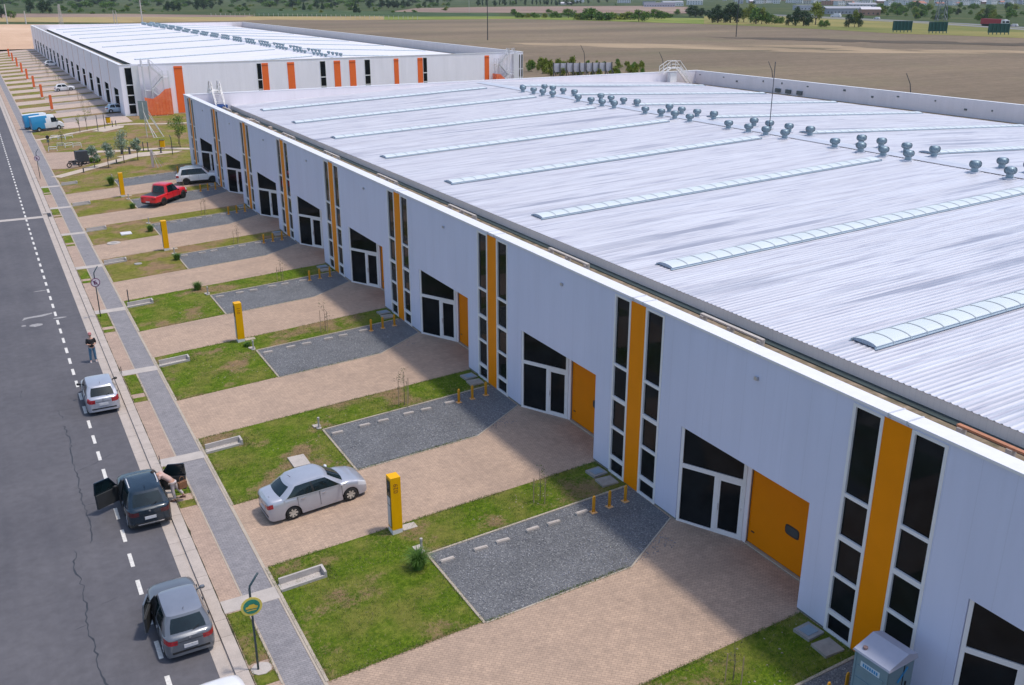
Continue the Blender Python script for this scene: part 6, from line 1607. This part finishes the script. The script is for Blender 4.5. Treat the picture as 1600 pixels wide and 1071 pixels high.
# the big pylon beyond the highway
X,Y=G(1470,33); o=empty('pylon',(X,Y,.8),-.6); m=MB(); H_=34
for s in (-1,1):
    for q in (-1,1): m.bar((s*3.2,q*3.2,0),(s*.6,q*.6,H_),.35)
for i in range(8):
    z=H_*i/8; w=3.2-2.6*i/8; z2=H_*(i+1)/8; w2=3.2-2.6*(i+1)/8
    for q in (-1,1): m.bar((-w,q*w,z),(w2,q*w2,z2),.2); m.bar((w,q*w,z),(-w2,q*w2,z2),.2); m.bar((q*w,-w,z),(q*w2,w2,z2),.2)
m.build('lattice',M('pylon_steel',(.20,.22,.24),.6,metal=.3),o); m=MB()
for z in (20,25,30): m.bar((-7,0,z),(7,0,z),.5)
m.build('crossarm',M('pylon_steel',(.2,.22,.24)),o); tag(o,'steel lattice pylon rising beyond the highway','pylon')
# bent perimeter posts behind the near warehouse
for i,(y,lb) in enumerate(((162,'farthest'),(137,'third'),(110.3,'second'),(85.3,'nearest'))):
    m=MB(); m.tube([(0,0,0),(0,0,7.6),(-.1,.15,8.6),(-.65,.5,9.9)],[.06,.06,.055,.045],7); o=m.build('perimeter_post',WOODP,None,smooth=True); o.location=(105,y,.8); tag(o,f'{lb} dark bent-top post showing above the rear parapet','post','bent-top posts behind the rear parapet')
# green billboards seen from behind
for i,(a,b,yb,yt) in enumerate(((1394,1424,51,34),(1450,1479,52.5,35.5),(1543,1576,54.5,38))):
    A_,B_=Vector(G(a,yb)),Vector(G(b,yb)); o=empty('billboard',(A_.x,A_.y,.8),math.atan2((B_-A_).y,(B_-A_).x)); Lb=(B_-A_).length; hb_=(yb-yt)/px_scale(a,yb)
    m=MB(); m.box(0,0,hb_*.18,Lb,.5,hb_); m.build('board',M('billboard_green',(.012,.075,.065),.6,var=.2,scale=.3),o)
    for j in range(6):
        m=MB(); x=.3+j*(Lb-.6)/5; m.bar((x,-.3,0),(x,-.3,hb_),.3); m.build('upright',M('billboard_post',(.02,.11,.10),.6),o)
    tag(o,f'{["left","middle","right"][i]} one of three dark green billboards at the field edge','billboard','green billboards at the field edge')
# red truck on the highway and small traffic
A_,B_=Vector(G(1534,40.6)),Vector(G(1573,42.6)); o=empty('truck',(A_.x,A_.y,.93),math.atan2((B_-A_).y,(B_-A_).x)); Lt=(B_-A_).length
m=MB(); m.box(0,-1.3,1.1,Lt*.78,1.3,4.1); m.build('trailer_box',M('truck_red',(.36,.02,.035),.5),o); m=MB(); m.box(Lt*.82,-1.25,.7,Lt,1.25,3.6); m.box(Lt*.82,-1.1,3.605,Lt*.93,1.1,4.0); m.build('cab',whitep,o); m=MB(); m.box(Lt*.995,-1.1,2.1,Lt+.03,1.1,3.2); m.box(Lt*.88,-1.28,2.1,Lt*.97,-1.251,3.1); m.build('windscreen',CARGL,o)
m=MB(); m.box(0,-1.0,.7,Lt*.9,1.0,1.05); m.build('chassis',BLACK,o)
for x in (.08,.14,.20,.70,.90):
    m=MB(); m.lathe([(.001,-1.25),(.5,-1.25),(.5,1.25),(.001,1.25)],14,(Lt*x,0,.5),'y'); m.build('wheel',RUBBER,o)
tag(o,'red box lorry with white cab driving on the highway','truck')
for i,(x,y,mt) in enumerate(((1584,42,whitep),(1306,27.4,whitep),(1370,30.5,whitep),(1268,25.5,whitep))):
    X,Y=G(x,y); L_=4.6 if i!=1 else 9; h=1.5 if i!=1 else 3.2; o=empty('highway_vehicle',(X,Y,.93),R(100)); m=MB(); m.prism([(-L_/2,-.9),(L_/2,-.9),(L_/2,.9),(-L_/2,.9)],.3,h*.6); m.prism([(-L_*.4,-.8),(L_*.2,-.8),(L_*.2,.8),(-L_*.4,.8)],h*.601,h); m.build('body',mt,o)
    for q in (-.3,.3):
        m=MB(); m.lathe([(.001,-.9),(.34,-.9),(.34,.9),(.001,.9)],12,(L_*q,0,.34),'y'); m.build('wheel',RUBBER,o)
    tag(o,['small white car just right of the red lorry','white box van on the highway behind the pasture trees','white car on the highway left of the green billboards','white car between the trees on the highway'][i],'car','highway traffic')
# houses and sheds
HW=[M('wall_cream',(.58,.53,.47),.8),M('wall_lilac',(.50,.48,.54),.8),M('wall_white',(.70,.69,.70),.8),M('wall_rust',(.42,.24,.18),.8),M('wall_grey',(.34,.35,.40),.8)]; HR=[M('roof_red',(.34,.15,.11),.8),M('roof_grey',(.30,.31,.35),.7),M('roof_pale',(.55,.53,.56),.7),M('roof_brown',(.22,.16,.14),.8)]; WN=M('house_window',(.05,.06,.07),.3)
def house(w,d,h,wm,rm,gable=True):
    o=empty('house'); m=MB(); m.box(-w/2,-d/2,0,w/2,d/2,h); m.build('wall',wm,o); m=MB(); e=.5; t=h+ (1.9 if gable else .4)
    if gable:
        m.face([(-w/2-e,-d/2-e,h),(w/2+e,-d/2-e,h),(w/2+e,0,t),(-w/2-e,0,t)]); m.face([(w/2+e,d/2+e,h),(-w/2-e,d/2+e,h),(-w/2-e,0,t),(w/2+e,0,t)]); m.face([(-w/2-e,d/2+e,h),(-w/2-e,-d/2-e,h),(-w/2-e,0,t)]); m.face([(w/2+e,-d/2-e,h),(w/2+e,d/2+e,h),(w/2+e,0,t)])
    else: m.box(-w/2-.2,-d/2-.2,h+.01,w/2+.2,d/2+.2,t)
    m.build('roof',rm,o)
    for fl in range(int(h//2.9)):
        for i in range(max(2,int(w//3.5))):
            m=MB(); x=-w/2+(i+.5)*w/max(2,int(w//3.5)); m.box(x-.6,-d/2-.06,fl*2.9+1.0,x+.6,-d/2-.005,fl*2.9+2.2); m.build('window',WN,o)
    return o
protos=[house(10,9,3.2,HW[2],HR[0]),house(12,9,6.0,HW[0],HR[3]),house(14,10,5.8,HW[2],HR[2],False),house(9,8,5.8,HW[1],HR[1]),house(16,10,3.4,HW[3],HR[2]),house(11,9,6.2,HW[2],HR[1],False)]
hu_=[[False] for _ in protos]; nm=['white red-roofed bungalow','cream brown-roofed house','white flat-roofed house','lilac grey-roofed house','low rust-coloured house','white cube-like house']
for i in range(270):
    x=r2.uniform(1130,1680); y=r2.uniform(-4,9.5) if x>1250 else r2.uniform(-4,6); k=r2.choice([0,1,2,2,3,4,5,5,5]); X,Y=G(x,y)
    spawn(protos[k],hu_[k],(X,Y,.8),-.5+r2.uniform(-.5,.5),f'{nm[k]}, {"upper" if y<2 else "lower"} town {"left of the depot" if x<1300 else "above the depot" if x<1400 else "above the pylon scrub" if x<1500 else "above the red lorry"}','house','houses of the town on the horizon')
for i,(x,y,w,h,k,lb) in enumerate(((1030,11,42,5,1,'long low lilac shed beyond the fallow field'),(1050,9.5,30,5,2,'white shed right of the long lilac one'),(1085,8,24,7,2,'bright white block above the dark trees'),(1014,8,20,5,4,'grey shed at the left of the industrial row'),(975,5,24,6,2,'white shed behind the poplar screen'),(905,4,16,8,2,'small white tower-like building behind the poplars'),(1255,16,20,5,1,'pale blue-grey house behind the pasture trees'),(1322,22,46,5,4,'long grey-blue depot by the highway'),(1358,24,16,5,3,'rusty shed at the end of the depot'),(1300,8,30,6,3,'brick-coloured long building in the town'),(885,7.5,18,2,0,'low pale building at the end of the poplar screen'),(1345,16,30,6,1,'lilac warehouse behind the depot'))):
    X,Y=G(x,y); o=house(w,14,h,HW[k],HR[1] if i%2 else HR[2],i%3!=0); o.name='shed'; o.location=(X,Y,.8); o.rotation_euler=(0,0,-.5+r2.uniform(-.15,.15)); tag(o,lb,'shed')
# field fence posts
fp=MB(); fp.box(-.12,-.12,0,.12,.12,2.4); fpo=fp.build('fence_post',PALEP); fpu=[False]
for i in range(44):
    x=330+i*7.5; X,Y=G(x,25.5+ (i%2)*.3+max(0,(x-420))*.022); 
    if not fpu[0]: o=fpo; fpu[0]=True
    else: o=fpo.copy(); SC.collection.objects.link(o)
    o.location=(X,Y,.8); tag(o,f'pale fence post, {ordinal(i) if i<20 else ordinal(i-20)} in the {"left" if i<20 else "right"} run at the far field edge','post','fence posts at the far field edge')
# air
hz=MB(); hz.box(-4300,-250,-3,4300,6300,75); hz=hz.build('haze',None)
hm=bpy.data.materials.new('haze'); hm.use_nodes=True; nt=hm.node_tree; nt.nodes.clear(); o_=nt.nodes.new('ShaderNodeOutputMaterial'); pv=nt.nodes.new('ShaderNodeVolumePrincipled')
pv.inputs['Color'].default_value=(.80,.88,1,1); pv.inputs['Density'].default_value=.00005; pv.inputs['Anisotropy'].default_value=.2; nt.links.new(pv.outputs[0],o_.inputs['Volume'])
hz.data.materials.clear(); hz.data.materials.append(hm); tag(hz,'thin bluish summer haze in the air','haze',kind='stuff')

s=empty('notice_post',at(7.6,145.5)); m=MB(); m.tube([(0,0,0),(0,0,2.0)],.04,6); m.build('pole',DARKM,s); m=MB(); m.lathe([(.001,-.02),(.24,-.02),(.24,.02),(.001,.02)],16,(0,-.05,1.75),'y'); m.build('round_plate',BLACK,s); m=MB(); m.box(-.17,-.07,1.05,.17,-.03,1.4); m.build('notice_plate',M('plate_dark',(.08,.11,.10),.5),s); tag(s,'dark notice post with round plate at the plaza edge','sign')

# labels that would still be shared get their order in the photo from left to right
def scr(o):
    p=o.matrix_world.translation if o.parent is None else o.location
    p=Vector(o.location)-Vector(CAM.location); f=Vector((_sy*_cp,_cy*_cp,-_sp)); return p.dot(Vector((_cy,-_sy,0)))/max(1e-3,p.dot(f))
seen={}
for o in SC.collection.objects:
    if o.parent is None and 'label' in o.keys() and o.get('kind') is None: seen.setdefault(o['label'],[]).append(o)
for lb,L_ in seen.items():
    if len(L_)>1:
        L_.sort(key=scr)
        for i,o in enumerate(L_):
            w_=f'{ordinal(i)} from left, {lb}'
            if len(w_.split())<=16: o['label']=w_
